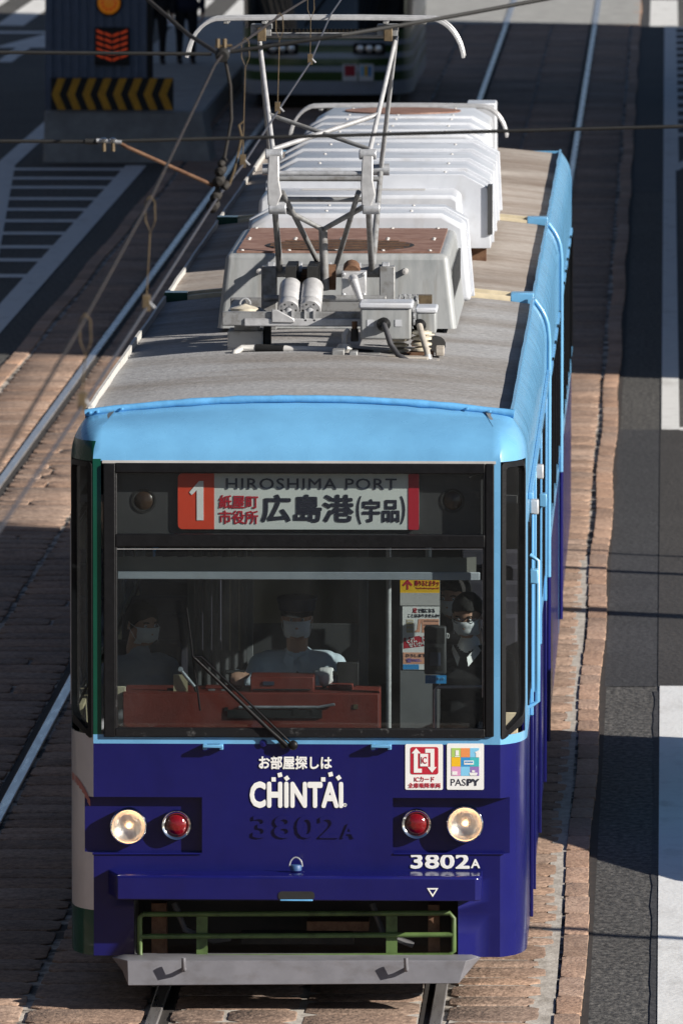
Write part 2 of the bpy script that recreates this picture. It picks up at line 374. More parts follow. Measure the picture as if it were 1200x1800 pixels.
def pale_strip(x0, x1, ya, yb, z):
    n = 60; L = [(x0+random.uniform(-.01, .03), ya+(yb-ya)*k/n) for k in range(n+1)]
    b = MB(); b.poly([(x, y, z) for x, y in L]+[(x1, yb, z), (x1, ya, z)], 'mortar_pale'); struct(b, 'mortar_strip')
def slab_outline(x0, x1, y0, y1, jit, near):
    c = min(.07, (y1-y0)*.22, (x1-x0)*.2); pts = []
    n = 5 if near else 2
    cor = [(x0, y0), (x1, y0), (x1, y1), (x0, y1)]
    for k in range(4):
        a = Vector(cor[k]); b = Vector(cor[(k+1) % 4]); d = (b-a).normalized(); L = (b-a).length
        for i in range(n):
            t = c + (L-2*c)*i/(n-1)
            p = a+d*t; nr = Vector((d.y, -d.x))
            pts.append(p - nr*random.uniform(0, jit))
    return pts
def add_slab(mb, tones, x0, x1, y0, y1, top, m, jit=.009, near=True):
    o = slab_outline(x0, x1, y0, y1, jit, near); cx = (x0+x1)/2; cy = (y0+y1)/2
    n = len(o); tz = top+random.uniform(-.0015, .0015); sx = random.uniform(-.003, .003); sy = random.uniform(-.004, .004)
    vs = [(p.x, p.y, .001) for p in o]
    vs += [(p.x, p.y, tz-.004+(p.x-cx)*sx+(p.y-cy)*sy) for p in o]
    vs += [(cx+(p.x-cx)*.975, cy+(p.y-cy)*.96, tz+(p.x-cx)*sx+(p.y-cy)*sy) for p in o]
    fs = []
    for i in range(n):
        j = (i+1) % n
        fs += [(i, j, n+j, n+i), (n+i, n+j, 2*n+j, 2*n+i)]
    fs.append(tuple(range(2*n, 3*n)))
    mb.raw(vs, fs, m)
    t = random.uniform(.90, 1.42); w_ = random.uniform(-.05, .05)
    tones += [(t*(1+w_), t, t*(1-w_), 1)]*len(fs)
def set_tones(o, tones):
    at_ = o.data.attributes.new('tone', 'FLOAT_COLOR', 'FACE')
    at_.data.foreach_set('color', [c for t in tones for c in t])
pale_strip(1.275, 1.378, Y0, 26, .0145)
pale_strip(1.22, 1.378, Y0, 3, .0150)
pale_strip(.83, 1.21, Y0, 9, .0125)
pale_strip(-.62, .66, Y0, .8, .0125)
paving = MB(); tones = []
zones = [(TX1-.665, TX1+.02), (TX1+.035, TX1+.665), (TX1+.80, 1.355), (TX2-.665, TX2+.01), (TX2+.03, TX2+.665),
         (TX2+.80, (TX1+TX2)/2-.01), ((TX1+TX2)/2+.01, TX1-.80), (-4.25, TX2-.80)]
for zi, (a, b) in enumerate(zones):
    y = Y0 + random.uniform(0, .3)
    while y < Y1-2:
        h = random.choice((.34, .40, .46, .52, .60))*random.uniform(.9, 1.1)
        if y > 60: h *= 1.8
        near = y < 40; gp_ = .020 if (zi == 2 and y < 12) else .013
        ea = a+random.uniform(0, .012); eb = b-random.uniform(0, .012)
        if zi == 2: eb -= (random.choice((.0, .008, .016, .03)) if y > 2 else random.choice((.03, .05, .075))) if y < 26 else 0
        if random.random() < .25 and b-a > .6 and near:
            mcut = (a+b)/2+random.uniform(-.12, .12)
            add_slab(paving, tones, ea, mcut-.01, y+.012, y+h-.012, .020, 'stone')
            add_slab(paving, tones, mcut+.01, eb, y+.012, y+h-.012, .020, 'stone')
        else:
            add_slab(paving, tones, ea, eb, y+gp_, y+h-gp_, .018, 'stone', near=near)
        y += h
o = struct(paving, 'stone_paving', smooth=40); set_tones(o, tones)
kerb = MB(); tones = []
for a, b in ((1.385, 1.525), (-4.435, -4.285)):
    y = Y0
    while y < Y1-2:
        h = random.uniform(.5, 1.0)*(1 if y < 60 else 2)
        dx = .012*math.sin(y*.7)
        add_slab(kerb, tones, a+dx, b+dx, y+.008, y+h-.008, .024, 'kerbstone', jit=.005, near=y < 40); y += h
o = struct(kerb, 'edge_kerb', smooth=40); set_tones(o, tones)
for cx in (TX1, TX2):
    for s in (-1, 1):
        m = MB(); x = cx+s*.75
        m.box(x-.034, x+.034, Y0, Y1, .002, .026, 'rail_steel')
        gx = x - s*.062
        m.poly([(gx-.026, Y0, .0075), (gx+.026, Y0, .0075), (gx+.026, Y1, .0075), (gx-.026, Y1, .0075)], 'groove')
        struct(m, 'rail', bevel=.006)

def patch(name, pts, m, z, subdiv=None):
    b = MB(); b.poly([(x, y, z) for x, y in pts], m); return struct(b, name)
def ragged(x, ya, yb, amp=.02, n=24):
    return [(x+random.uniform(-amp, amp), ya+(yb-ya)*i/(n-1)) for i in range(n)]
D = lambda py: gp(900, py).y                       # ground depth at picture row py
XL = gp(1160, 1000).x                              # left edge of the lane line
# resurfaced asphalt on the right lane
g = MB(); g.poly([(1.49, Y0, .0035), (1.56, Y0, .0035), (1.56, Y1, .0035), (1.49, Y1, .0035)], 'groove'); struct(g, 'kerb_joint')
def strip_patch(xl, xr_, ya, yb, m, z, amp, n=40):
    b = MB(); L = [(xl+random.uniform(-amp, amp), ya+(yb-ya)*k/n) for k in range(n+1)]
    for (x0, y0), (x1, y1) in zip(L, L[1:]): b.poly([(x0, y0, z), (xr_, y0, z), (xr_, y1, z), (x1, y1, z)], m)
    struct(b, 'asphalt_patch')
strip_patch(1.545, XL-.02, D(1207), D(755), 'asphalt_new', .004, .010)
patch('asphalt_patch', [(XL-.012, D(1207)), (7, D(1207)), (7, D(755)), (XL-.012, D(755))], 'asphalt_warm', .004)
patch('asphalt_patch', [(1.54, D(662)+30), (1.54, 135), (XL-.02, 135), (XL-.02, D(662)+30)][::-1], 'asphalt_new', .004)
strip_patch(gp(1143, 1700).x, XL+.5, D(1900), D(1215), 'asphalt_new', .005, .008)
def mark(pts, z=.009): return patch('road_marking', pts, 'line', z)
mark([(XL, D(1950)), (XL+.32, D(1950)), (XL+.32, D(1207)), (XL, D(1207))])
mark([(XL, D(756)), (XL+.16, D(756)), (XL+.16, D(300)), (XL, D(300))])
mark([(XL+.16, D(757)), (XL+1.6, D(757)), (XL+1.6, D(752)), (XL+.16, D(752))])
# hatched island on the right
mark([(XL, D(300)), (XL+.2, D(300)), (XL+.2, D(46)), (XL, D(46))])
mark([(XL+.2, D(300)), (XL+1.3, D(215)), (XL+1.3, D(205)), (XL+.2, D(287))])
y = D(240)
while y < D(50):
    mark([(XL+.2, y), (XL+.30+(y-D(240))*.25+.25, y), (XL+.30+(y-D(240))*.25+.25, y+.8), (XL+.2, y+.8)]); y += 2.25
# hatched island on the left
a = gp(232, 292); b = gp(-2, 580)
xr = (a.x+b.x)/2
mark([(xr-.15, D(640)), (xr+.12, D(640)), (xr+.12, D(293)), (xr-.15, D(293))])
yt = D(293)
xl_top = gp(10, 292).x; yl_end = D(560)
mark([(xr-.3, yl_end), (xr-.15, yl_end), (xl_top+.12, yt), (xl_top-.14, yt)])
for py in (300, 316, 332, 352, 371, 391, 413, 437, 460, 488):
    y = D(py); t = (yt-y)/(yt-yl_end)
    mark([((xl_top+.1)*(1-t)+(xr-.2)*t, y-.28), (xr-.14, y-.28), (xr-.14, y+.28), ((xl_top+.1)*(1-t)+(xr-.2)*t, y+.28)], .0095)
mark([(xl_top-.14, yt), (xl_top+.12, yt), (xl_top+.1, D(100)), (xl_top-.14, D(100))])
# zebra crossing across the far street, stop line and lane arrow
for k in range(-18, 14):
    x = -9.12+k*.92
    if -4.6 < x < 1.6: continue
    mark([(x-.24, D(47)), (x+.24, D(47)), (x+.24, D(47)+11), (x-.24, D(47)+11)])
mark([(-14, D(61)), (-6.9, D(61)), (-6.9, D(57)), (-14, D(57))])
ax = gp(55, 75).x; ay = D(86)
mark([(ax-.12, ay-5), (ax+.12, ay-5), (ax+.12, ay), (ax+.45, ay), (ax+.05, ay+5.0), (ax-.5, ay), (ax-.12, ay)])
mark([(ax-1.3, ay-15), (ax-.9, ay-15), (ax-1.1, ay-9)])
# pale crossing slabs over the tracks at the far junction
g = MB(); g.poly([(-4.2, D(45), .0265), (1.5, D(45), .0265), (1.5, D(45)+13, .0265), (-4.2, D(45)+13, .0265)], 'concrete'); struct(g, 'crossing_pavement')
for cx in (TX1,):
    for s in (-1, 1):
        g = MB(); x = cx+s*.75
        g.box(x-.05, x+.05, D(45), D(45)+13, .027, .036, 'rail_steel'); struct(g, 'rail')

# ================================================================== THE TRAM
tram = thing('tram', 'articulated tram in light blue and navy livery coming towards the viewer, its pantograph raised', 'tram')
HW = 1.224
corner = [(1.085, 0), (1.102, .014), (1.135, .052), (1.165, .10), (1.195, .18), (1.214, .28), (1.222, .36), (HW, .45)]
JOINT1, JOINT2, REAR = 9.3, 17.0, 26.4
ZT, ZB = fz(812), fz(1292)               # corner window top and bottom
Z_BLUE = fz(1308); Z_BOT = fz(1681)
# path from rear left round the front to rear right
side_y = [.50, 1.35, 1.50, 2.65, 2.80, 3.95, 4.10, 5.25, 5.40, 6.55, 6.70, 7.85, 8.0, JOINT1]
xs_front = [-1.042, fx(235), fx(355), -.3, 0.0, .3, fx(690), fx(805), 1.038]
path = [(-HW, y) for y in reversed(side_y)] + [(-x, y) for x, y in reversed(corner)] + [(x, 0) for x in xs_front] + corner + [(HW, y) for y in side_y]
path = [Vector(p) for p in path]
def normals(path):
    out = []
    for i, p in enumerate(path):
        t = (path[min(i+1, len(path)-1)]-path[max(i-1, 0)]).normalized(); out.append(Vector((t.y, -t.x)))
    return out
NR = normals(path)
RZ = 3.155
prof = [(ZT+.002, 0, 0), (2.955, .002, .004), (3.005, .008, .02), (3.045, .02, .06), (3.08, .036, .12), (3.11, .055, .205), (3.133, .072, .31), (RZ, .088, .43)]
levels = [Z_BOT, fz(1601), fz(1583), fz(1540), fz(1500), fz(1402), Z_BLUE, ZB, 1.62, 2.55] + [p[0] for p in prof]
levels = sorted(set(round(z, 5) for z in levels))
def ins(z):
    for a, b, c in prof:
        if abs(z-a) < 1e-4: return b, c
    return 0.0, 0.0
def P3(i, z):
    p, n = path[i], NR[i]; si, fi = ins(z); k = abs(n.y)
    if abs(p.x) < 1.1: k = 1.0
    q = p - n*(si*(1-k)+fi*k)
    if abs(p.x) >= 1.1 and k > .05:
        q = Vector((math.copysign(abs(p.x)-si*1.0*(abs(p.x)-1.0)/.224, p.x), p.y+fi*max(0, (1-(p.y/.45))) + 0.0))
    zz = z
    if si > 0: zz += .072*max(0, 1-(q.x/1.14)**2)*(fi/.43)*(1 if p.y < .5 else 0)
    return (q.x, q.y, zz)
WZ0, WZ1 = 1.62, 2.55
win_left = {(.5, 1.35), (1.5, 2.65), (2.8, 3.95), (4.1, 5.25), (5.4, 6.55), (6.7, 7.85)}
body = MB(); green_i = []
zmid_l = [(levels[j]+levels[j+1])/2 for j in range(len(levels)-1)]
NL = len(path)
for i in range(NL-1):
    a, b = path[i], path[i+1]; mx = (a.x+b.x)/2; my = (a.y+b.y)/2
    front = my < .001; crn = (not front) and my < .45
    for j, zm in enumerate(zmid_l):
        z0, z1 = levels[j], levels[j+1]
        # openings
        if front and fz(1292)-.001 < z0 and z1 < ZT+.004 and -1.042 < mx < 1.038: continue
        if crn and ZB-.001 < z0 and z1 < ZT+.004 and min(a.y, b.y) < .25: continue
        if front and z1 < fz(1583)+.002 and fx(235) < mx < fx(805): continue
        rec_l = mx < fx(355) and (front or max(a.y, b.y) < .053); rec_r = mx > fx(690) and (front or max(a.y, b.y) < .053)
        if (rec_l or rec_r) and fz(1500)-.001 < z0 and z1 < fz(1402)+.001: continue
        if (not front) and my > .45 and WZ0-.001 < z0 and z1 < WZ1+.001 and (round(min(a.y, b.y), 3), round(max(a.y, b.y), 3)) in win_left: continue
        if mx > 0 and 1.5 < my < 2.65 and .5 < zm < WZ1: continue
        left = mx < -1.09; pil = mx < -1.042 and ZB < zm < (3.03 if left else 2.952)
        if pil: m = 'green_paint'
        elif left:
            m = 'green_paint' if zm > 2.05 and zm < 3.03 else ('green_paint' if zm < fz(1601) else ('grey_paint' if zm < 2.05 else 'sky_paint'))
        else:
            m = 'sky_paint' if zm > Z_BLUE else 'navy'
        body.poly([P3(i, z0), P3(i+1, z0), P3(i+1, z1), P3(i, z1)], m)
# lamp recesses
RD = .052
for s in (-1, 1):
    xi = fx(355) if s < 0 else fx(690); zt, zb = fz(1402), fz(1500)
    xo = s*1.1345
    q = [(xi, RD, zb), (xo, RD, zb), (xo, RD, zt), (xi, RD, zt)]
    body.poly(q if s > 0 else q[::-1], 'navy')
    body.poly([(xi, 0, zb), (xi, RD, zb), (xi, RD, zt), (xi, 0, zt)], 'navy')
    for z in (zt, zb):
        pts = [(xi, 0, z)] + [(s*x, y, z) for x, y in [(1.085, 0), (1.102, .014), (1.135, .0525)]] + [(xo, RD, z), (xi, RD, z)]
        body.poly(pts, 'navy')
# inner return of the opening below the bumper, bottom lips
for px in (235, 805):
    x = fx(px); body.poly([(x, 0, Z_BOT), (x, .35, Z_BOT), (x, .35, fz(1583)), (x, 0, fz(1583))], 'navy')
front_shell = o = body.build('body_section', tram); weld(o, 2e-4)
me = o.data; me.polygons.foreach_set('use_smooth', [True]*len(me.polygons)); me.set_sharp_from_angle(angle=R(32))
me.materials.append(M['interior']); bv = o.modifiers.new('solid', 'SOLIDIFY'); bv.thickness = .006; bv.offset = -1; bv.use_rim = False; bv.material_offset = 20

# thin curved coral red strip laid over the grey corner
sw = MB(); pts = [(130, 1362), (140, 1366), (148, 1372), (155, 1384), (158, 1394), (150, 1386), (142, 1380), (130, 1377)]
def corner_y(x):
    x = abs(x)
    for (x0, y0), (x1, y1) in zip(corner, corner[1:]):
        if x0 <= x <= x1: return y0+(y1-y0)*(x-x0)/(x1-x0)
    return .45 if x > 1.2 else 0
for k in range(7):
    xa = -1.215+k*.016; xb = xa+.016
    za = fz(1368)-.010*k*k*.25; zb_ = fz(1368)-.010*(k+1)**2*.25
    sw.poly([(xa, corner_y(xa)-.006, za), (xb, corner_y(xb)-.006, zb_), (xb, corner_y(xb)-.006, zb_-.035), (xa, corner_y(xa)-.006, za-.045)], 'swoosh_red')
sw.build('red_swoosh', o)

# ---- roof of the three car sections
def roof(y0, y1, m, name, lift=0.0):
    b = MB(); nx, ny = 20, max(2, int((y1-y0)/.5))
    vs = []; fs = []
    for j in range(ny+1):
        for i in range(nx+1):
            x = -1.136+2.272*i/nx
            vs.append((x, y0+(y1-y0)*j/ny, RZ+lift+.074*(1-(x/1.136)**2)+.004*noise.noise(Vector((x*2, j*.7+y0, 0)))))
    for j in range(ny):
        for i in range(nx):
            a = j*(nx+1)+i; fs.append((a, a+1, a+nx+2, a+nx+1))
    b.raw(vs, fs, m)
    ro = b.build(name, tram, smooth=60)
    for s in (-1, 1):
        l = MB(); x = s*1.139
        n = 16
        pts = [(x+random.uniform(-.003, .003), y0+(y1-y0)*k/n) for k in range(n+1)]
        for (xa, ya), (xb, yb) in zip(pts, pts[1:]):
            lm = 'sky_paint' if s > 0 else 'dirty_white'
            za, zb = RZ-.03, RZ+.036
            vs = [(xa-.008, ya, za), (xa+.008, ya, za), (xa+.008, ya, zb), (xa-.008, ya, zb), (xb-.008, yb, za), (xb+.008, yb, za), (xb+.008, yb, zb), (xb-.008, yb, zb)]
            l.raw(vs, [(3, 2, 6, 7), (0, 3, 7, 4), (1, 5, 6, 2)], lm)
        l.build('roof_gutter', ro)
    return ro
roofA = roof(.452, JOINT1-.05, 'canvas_grey', 'roof', -.008)
roofC = roof(JOINT1+.12, JOINT2-.06, 'canvas_brown', 'roof')
roofB = roof(JOINT2+.12, REAR-.45, 'canvas_brown', 'roof')
# painted edge along the front of the roof
lip = MB(); n = 28
pts = [(-1.15+2.3*k/n) for k in range(n+1)]
lip.tube([(x, .435+random.uniform(-.004, .004), RZ+.012+.076*(1-(x/1.136)**2)) for x in pts], [.022+random.uniform(-.003, .003) for _ in pts], 'sky_lip', 8)
for x in (-1.12, -1.08, -.95, .9, 1.02): lip.lathe([(0, .009), (.006, .008), (.008, 0)], (x, .41, RZ+.012+.076*(1-(x/1.136)**2)), (0, -1, .3), 'sky_lip', 8)
lip.build('roof_edge', roofA, smooth=60)
# cream strips and coloured end caps over the joints
for yj, ro in ((JOINT1, roofA), (JOINT2, roofC)):
    b = MB(); n = 24
    for dy, zz in ((-.03, .02), (.10, .035)):
        P = [(-1.0+2.0*k/n) for k in range(n+1)]
        for xa, xb in zip(P, P[1:]):
            za = RZ+.074*(1-(xa/1.136)**2)+zz; zb = RZ+.074*(1-(xb/1.136)**2)+zz
            b.raw([(xa, yj+dy, za-.05), (xb, yj+dy, zb-.05), (xb, yj+dy, zb), (xa, yj+dy, za), (xa, yj+dy+.05, za), (xb, yj+dy+.05, zb)], [(0, 1, 2, 3), (3, 2, 5, 4)], 'cream')
        if dy < 0: b.build('joint_strip', ro); b = MB()
    st = b.build('joint_strip', ro)
    for s, m in ((1, 'sky_paint'), (-1, 'green_paint')):
        e = MB(); e.box(min(s*1.0, s*1.145), max(s*1.0, s*1.145), yj-.032, yj+.15, RZ-.06, RZ+.055, m); e.build('end_cap', st, bevel=.006)
    for x in (-.62, .74):
        e = MB(); e.box(x-.012, x+.012, yj-.2, yj-.05, RZ+.03, RZ+.12, 'dirty_white'); e.build('bracket', st, bevel=.004)
# bellows
for yj in (JOINT1, JOINT2):
    b = MB(); b.box(-1.05, 1.05, yj+.0, yj+.12, .45, RZ-.08, 'rubber')
    for k in range(4):
        b.box(-1.08, 1.08, yj+.0+k*.03, yj+.018+k*.03, .4, RZ-.04, 'rubber')
    b.build('bellows', tram)

# ---- side walls of the sections behind
def section(y0, y1, name, rear=False):
    b = MB(); n = int((y1-y0)/1.3); st = (y1-y0)/n
    parts = []
    lv = [.30, Z_BLUE, WZ0, WZ1] + [p[0] for p in prof[1:]]
    for s in (-1, 1):
        ys = [y0]
        for k in range(n): ys += [y0+st*k+.09, y0+st*(k+1)-.09]
        ys.append(y1)
        for k in range(len(ys)-1):
            for j in range(len(lv)-1):
                if k % 2 == 1 and abs(lv[j]-WZ0) < 1e-4: continue
                zm = (lv[j]+lv[j+1])/2
                i0 = ins(lv[j])[0]; i1 = ins(lv[j+1])[0]
                m = ('sky_paint' if zm > Z_BLUE else 'navy') if s > 0 else ('green_paint' if zm > 2.1 or zm < .6 else 'grey_paint')
                q = [(s*(HW-i0), ys[k], lv[j]), (s*(HW-i0), ys[k+1], lv[j]), (s*(HW-i1), ys[k+1], lv[j+1]), (s*(HW-i1), ys[k], lv[j+1])]
                b.poly(q if s > 0 else q[::-1], m)
    for yy, d in ((y0, -1), (y1, 1)):
        q = [(-HW, yy, .3), (HW, yy, .3), (HW, yy, 2.95), (1.136, yy, RZ), (-1.136, yy, RZ), (-HW, yy, 2.95)]
        b.poly(q if d < 0 else q[::-1], 'sky_paint')
    o = b.build(name, tram, smooth=40)
    # raised rim of the section end, visible as a bright curve
    r = MB()
    for s in (1,):
        r.tube([(s*(HW+.012), y0+.02, .4), (s*(HW+.012), y0+.02, Z_BLUE-.002)], .016, 'navy', 8)
        pts = [(s*(HW+.012), y0+.02, Z_BLUE), (s*(HW+.012), y0+.02, 2.9)] + [(s*(HW+.010-p[1]), y0+.02, p[0]) for p in prof[1:]]
        r.tube(pts, .016, 'sky_paint', 8)
    r.build('end_rim', o, smooth=60)
    for s in (-1, 1):
        for k in range(n):
            ya, yb = y0+st*k+.09, y0+st*(k+1)-.09
            gl = MB(); x = s*(HW-.02); gl.box(min(x, x-s*.02), max(x, x-s*.02), ya-.02, yb+.02, WZ0-.02, WZ1+.02, 'dark_glass')
            f = gl.build('side_window', o)
            if s > 0:
                r = MB()
                for yy in (ya, yb): r.box(HW-.004, HW+.013, yy-.016, yy+.016, WZ0-.02, WZ1+.02, 'rubber')
                for zz in (WZ0, WZ1): r.box(HW-.003, HW+.011, ya, yb, zz-.014, zz+.014, 'sky_paint')
                r.build('frame', f)
    return o
secC = section(JOINT1+.13, JOINT2-.03, 'body_section')
secB = section(JOINT2+.13, REAR, 'body_section')

# ---- windows, door and trim on the near section's sides
fb = front_shell
for s in (-1, 1):
    for (ya, yb) in sorted(win_left):
        if s > 0 and ya == 1.5: continue
        gl = MB(); x = s*(HW-.022); gl.box(min(x, x-s*.008), max(x, x-s*.008), ya-.01, yb+.01, WZ0-.01, WZ1+.01, 'glass_clear')
        f = gl.build('side_window', tram)
        r = MB()
        c = 'rubber' if s > 0 else 'alu'
        for yy in (ya, yb): r.box(min(s*(HW-.03), s*(HW+.010)), max(s*(HW-.03), s*(HW+.010)), yy-.018, yy+.018, WZ0-.03, WZ1+.03, c)
        for zz in (WZ0, WZ1): r.box(min(s*(HW-.029), s*(HW+.009)), max(s*(HW-.029), s*(HW+.009)), ya+.018, yb-.018, zz-.016, zz+.016, c)
        r.build('frame', f)
door = MB()
for ya, yb in ((1.52, 2.06), (2.09, 2.63)):
    x0 = HW-.05
    [door.box(x0, x0+.02, a_, a_+.06, Z_BLUE, 2.53, 'sky_paint') for a_ in (ya, yb-.06)]; [door.box(x0, x0+.02, a_, a_+.06, .42, Z_BLUE-.002, 'navy') for a_ in (ya, yb-.06)]
    door.box(x0, x0+.02, ya+.06, yb-.06, .42, .62, 'navy'); door.box(x0, x0+.02, ya+.06, yb-.06, 2.43, 2.53, 'sky_paint')
d_o = door.build('door', tram, bevel=.004)
gl = MB()
for ya, yb in ((1.58, 2.0), (2.15, 2.57)): gl.box(HW-.043, HW-.037, ya, yb, .62, 2.43, 'glass_clear')
gl.build('pane', d_o)
tr = MB()
tr.box(HW+.001, HW+.024, .5, JOINT1, 2.70, 2.735, 'sky_paint')
for yy in (1.47, 2.68, 5.32, 7.92): tr.box(HW+.001, HW+.02, yy-.02, yy+.02, Z_BLUE, 2.69, 'sky_paint'); tr.box(HW+.001, HW+.02, yy-.02, yy+.02, .32, Z_BLUE-.002, 'navy')
tr.build('rain_rail', fb, bevel=.004)
for y0 in (3.1, 6.0):
    tr = MB(); tr.box(HW+.001, HW+.012, y0, y0+.6, .5, .9, 'navy'); tr.build('side_hatch', fb, bevel=.003)
for k, (y, z, c) in enumerate(((1.15, 2.62, 'alu'), (1.05, 2.25, 'sky_paint'), (3.4, 2.62, 'alu'), (5.2, 2.3, 'sky_paint'))):
    h = MB(); h.box(HW+.002, HW+.05, y, y+.09, z-.06, z+.02, c); h.build('side_lamp', fb, bevel=.008)
gr = MB(); gr.tube([(HW, 1.25, 1.5), (HW+.045, 1.25, 1.53), (HW+.045, 1.25, 2.3), (HW, 1.25, 2.33)], .014, 'sky_paint', 8); gr.build('grab_rail', fb, smooth=60)
dk = MB()
for y0, y1 in ((2.9, 4.6), (6.2, 9.0), (11.0, 15.5), (18.5, 24)):
    dk.box(-1.15, 1.19, y0, y1, .12, .5, 'underframe')
dk.box(-.9, .9, .5, 26, .22, .7, 'underframe'); dk.box(-1.1, 1.1, .36, .40, .3, .75, 'black')
und = dk.build('underframe', tram)
for yb in (1.9, 3.6, 12.2, 14.0, 22.4, 24.1):
    wh = MB()
    for s in (-1, 1):
        wh.lathe([(-.06, .02), (-.06, .30), (-.03, .33), (.05, .33), (.05, .02)], (s*.75, yb, .355), (s, 0, 0), 'steel_dull', 32)
    wh.tube([(-.75, yb, .355), (.75, yb, .355)], .06, 'underframe')
    wh.build('wheelset', tram, smooth=40)

# ---- windscreen frame, panes, corner windows
fr = MB()
o_ = rrect(fx(183), fx(868), fz(1295), fz(815), .012)
# frame bars
def bar(px0, px1, py0, py1, y0=-.018, y1=.03, m='rubber'):
    x0, x1, z0, z1 = pbox(px0, px1, py0, py1); fr.box(x0, x1, y0, y1, z0, z1, m)
bar(183, 203, 815, 1295); bar(852, 868, 815, 1295)
bar(203, 852, 815, 831); bar(203, 852, 940, 961); bar(203, 852, 1281, 1295, m='worn_rubber')
bar(201, 206, 829, 1283, -.014, .03, 'worn_rubber'); bar(848, 853, 829, 1283, -.014, .03, 'worn_rubber')
frame = fr.build('windscreen_frame', tram, bevel=.006, seg=3)
b = MB()
b.box(*[pbox(180, 871, 811, 815)[k] for k in (0, 1)], -.004, .01, fz(815), fz(811)+.003, 'ac_trim')
b.build('trim', frame)
ws = MB(); x0, x1, z0, z1 = pbox(202, 853, 960, 1282); ws.box(x0, x1, .006, .011, z0, z1, 'glass'); windscreen = ws.build('windscreen', tram)
# thin metal trim line round the main pane
t_ = MB()
x0, x1, z0, z1 = pbox(200, 852, 965, 1280)
t_.tube([at(200, 1226, 0)+Vector((0, -.004, 0)), at(200, 965, 0)+Vector((0, -.004, 0)), at(848, 965, 0)+Vector((0, -.004, 0)), at(848, 1226, 0)+Vector((0, -.004, 0))], .0028, 'alu', 6)
t_.build('wire_trim', windscreen)
sp = MB(); x0, x1, z0, z1 = pbox(202, 853, 830, 941); sp.box(x0, x1, .004, .009, z0, z1, 'glass_clear'); sign_pane = sp.build('sign_window', tram)
for s in (-1, 1):
    # corner window follows the curved corner: outline in (path distance, z)
    gl = MB(); fr = MB()
    cpts = [Vector(p) for p in corner]
    def cp(t, off=0.0):
        L = 0
        for a, b in zip(cpts, cpts[1:]):
            d = (b-a).length
            if L+d >= t or b == cpts[-1]:
                q = a+(b-a)*((t-L)/d); n = Vector(((b-a).y, -(b-a).x)).normalized(); q = q+n*off; return q
            L += d
    Tm = .285
    def cpoly(t0, t1, z0, z1, r, n=6, off=0.0, skew=.0):
        pts = []
        for ct, cz, a0 in ((t1-r, z0+r*1.6, -90), (t1-r, z1-r, 0), (t0+.02, z1-.02, 90), (t0+.02, z0+.02, 180)):
            rr = (r if ct > (t0+t1)/2 else .02)
            for k in range(n+1):
                a = R(a0+90*k/n); tt = ct+rr*math.cos(a); zz = cz+(rr*1.6 if (rr > .03 and a0 == -90) else rr)*math.sin(a)
                zz += skew*max(0, (tt-t0))/(t1-t0) if cz < 2 else 0
                pts.append((tt, zz))
        return pts
    outer = cpoly(.004, Tm, fz(1300), ZT-.002, .07, off=.006, skew=.09); inner = cpoly(.03, Tm-.035, fz(1285), ZT-.03, .05, skew=.09)
    n = len(outer)
    def W3(t, z, off):
        q = cp(max(.0, t), off); return (s*q.x, q.y, z)
    vs = [W3(t, z, .008) for t, z in outer]+[W3(t, z, .010) for t, z in inner]+[W3(t, z, -.03) for t, z in inner]+[W3(t, z, -.01) for t, z in outer]
    fs = []
    for i in range(n):
        j = (i+1) % n; fs += [(i, j, n+j, n+i), (n+i, n+j, 2*n+j, 2*n+i), (i, 3*n+i, 3*n+j, j)]
    fr.raw(vs, fs, 'rubber'); f_ = fr.build('corner_window', tram, smooth=40); weld(f_)
    # subdivided pane along the curve
    zs0, zs1 = fz(1287)+.02, ZT-.03; N = 8
    for k in range(N):
        ta = .02+(Tm-.05)*k/N; tb = .02+(Tm-.05)*(k+1)/N
        gl.poly([W3(ta, zs0-.02+.07*(ta/Tm), -.01), W3(tb, zs0-.02+.07*(tb/Tm), -.01), W3(tb, zs1, -.01), W3(ta, zs1, -.01)], 'glass')
    gl.build('pane', f_, smooth=60)

# ---- destination sign
yS = .068
sg = MB(); x0, x1, z0, z1 = pbox(205, 850, 830, 941, yS+.02); sg.box(x0, x1, yS+.02, yS+.2, z0-.03, z1+.03, 'dark_panel'); signbox = sg.build('destination_sign', tram)
for px in (253, 795):
    c = at(px, 880, yS+.02); l = MB()
    l.lathe([(0, .066), (.006, .066), (.006, .056), (-.003, .052), (-.003, 0)], c+Vector((0, 0, 0)), (0, -1, 0), 'black', 28)
    l.lathe([(.001, .05), (.012, .035), (.016, 0)], c, (0, -1, 0), 'amber_dark', 28)
    l.build('sign_lamp', signbox, smooth=50)
sg = MB()
def rect(mb, px0, px1, py0, py1, y, m, t=.002):
    x0, x1, z0, z1 = pbox(px0, px1, py0, py1, y); mb.box(x0, x1, y-t, y, z0, z1, m)
x0, x1, z0, z1 = pbox(313, 736, 833, 930, yS)
sg.prism(rrect(x0, x1, z0, z1, .025), yS-.002, yS+.015, 'sign_white')
xm = fx(377, yS); sg.prism([p for p in rrect(x0, xm+.2, z0, z1, .025) if p[0] < x0+.03][::1]+[(xm, z0), (xm, z1)], yS-.005, yS-.0025, 'sign_red')
xm = fx(717, yS); sg.prism(rrect(xm, x1, z0, z1, .008), yS-.005, yS-.0025, 'deep_red')
sf = sg.build('sign_face', signbox)
tx = MB()
yT = yS-.0055
oo = at(352, 880, yT)
tx.prism([(oo.x+a, oo.z+b) for a, b in ((-.018, -.105), (.018, -.105), (.018, .105), (-.006, .105), (-.058, .045), (-.045, .03), (-.018, .056))], yT-.003, yT, 'white')
write(tx, 'HIROSHIMA PORT', pbox(397, 697, 841, 860, yS), yS-.0025, 'ink_grey', .012, space=1.12)
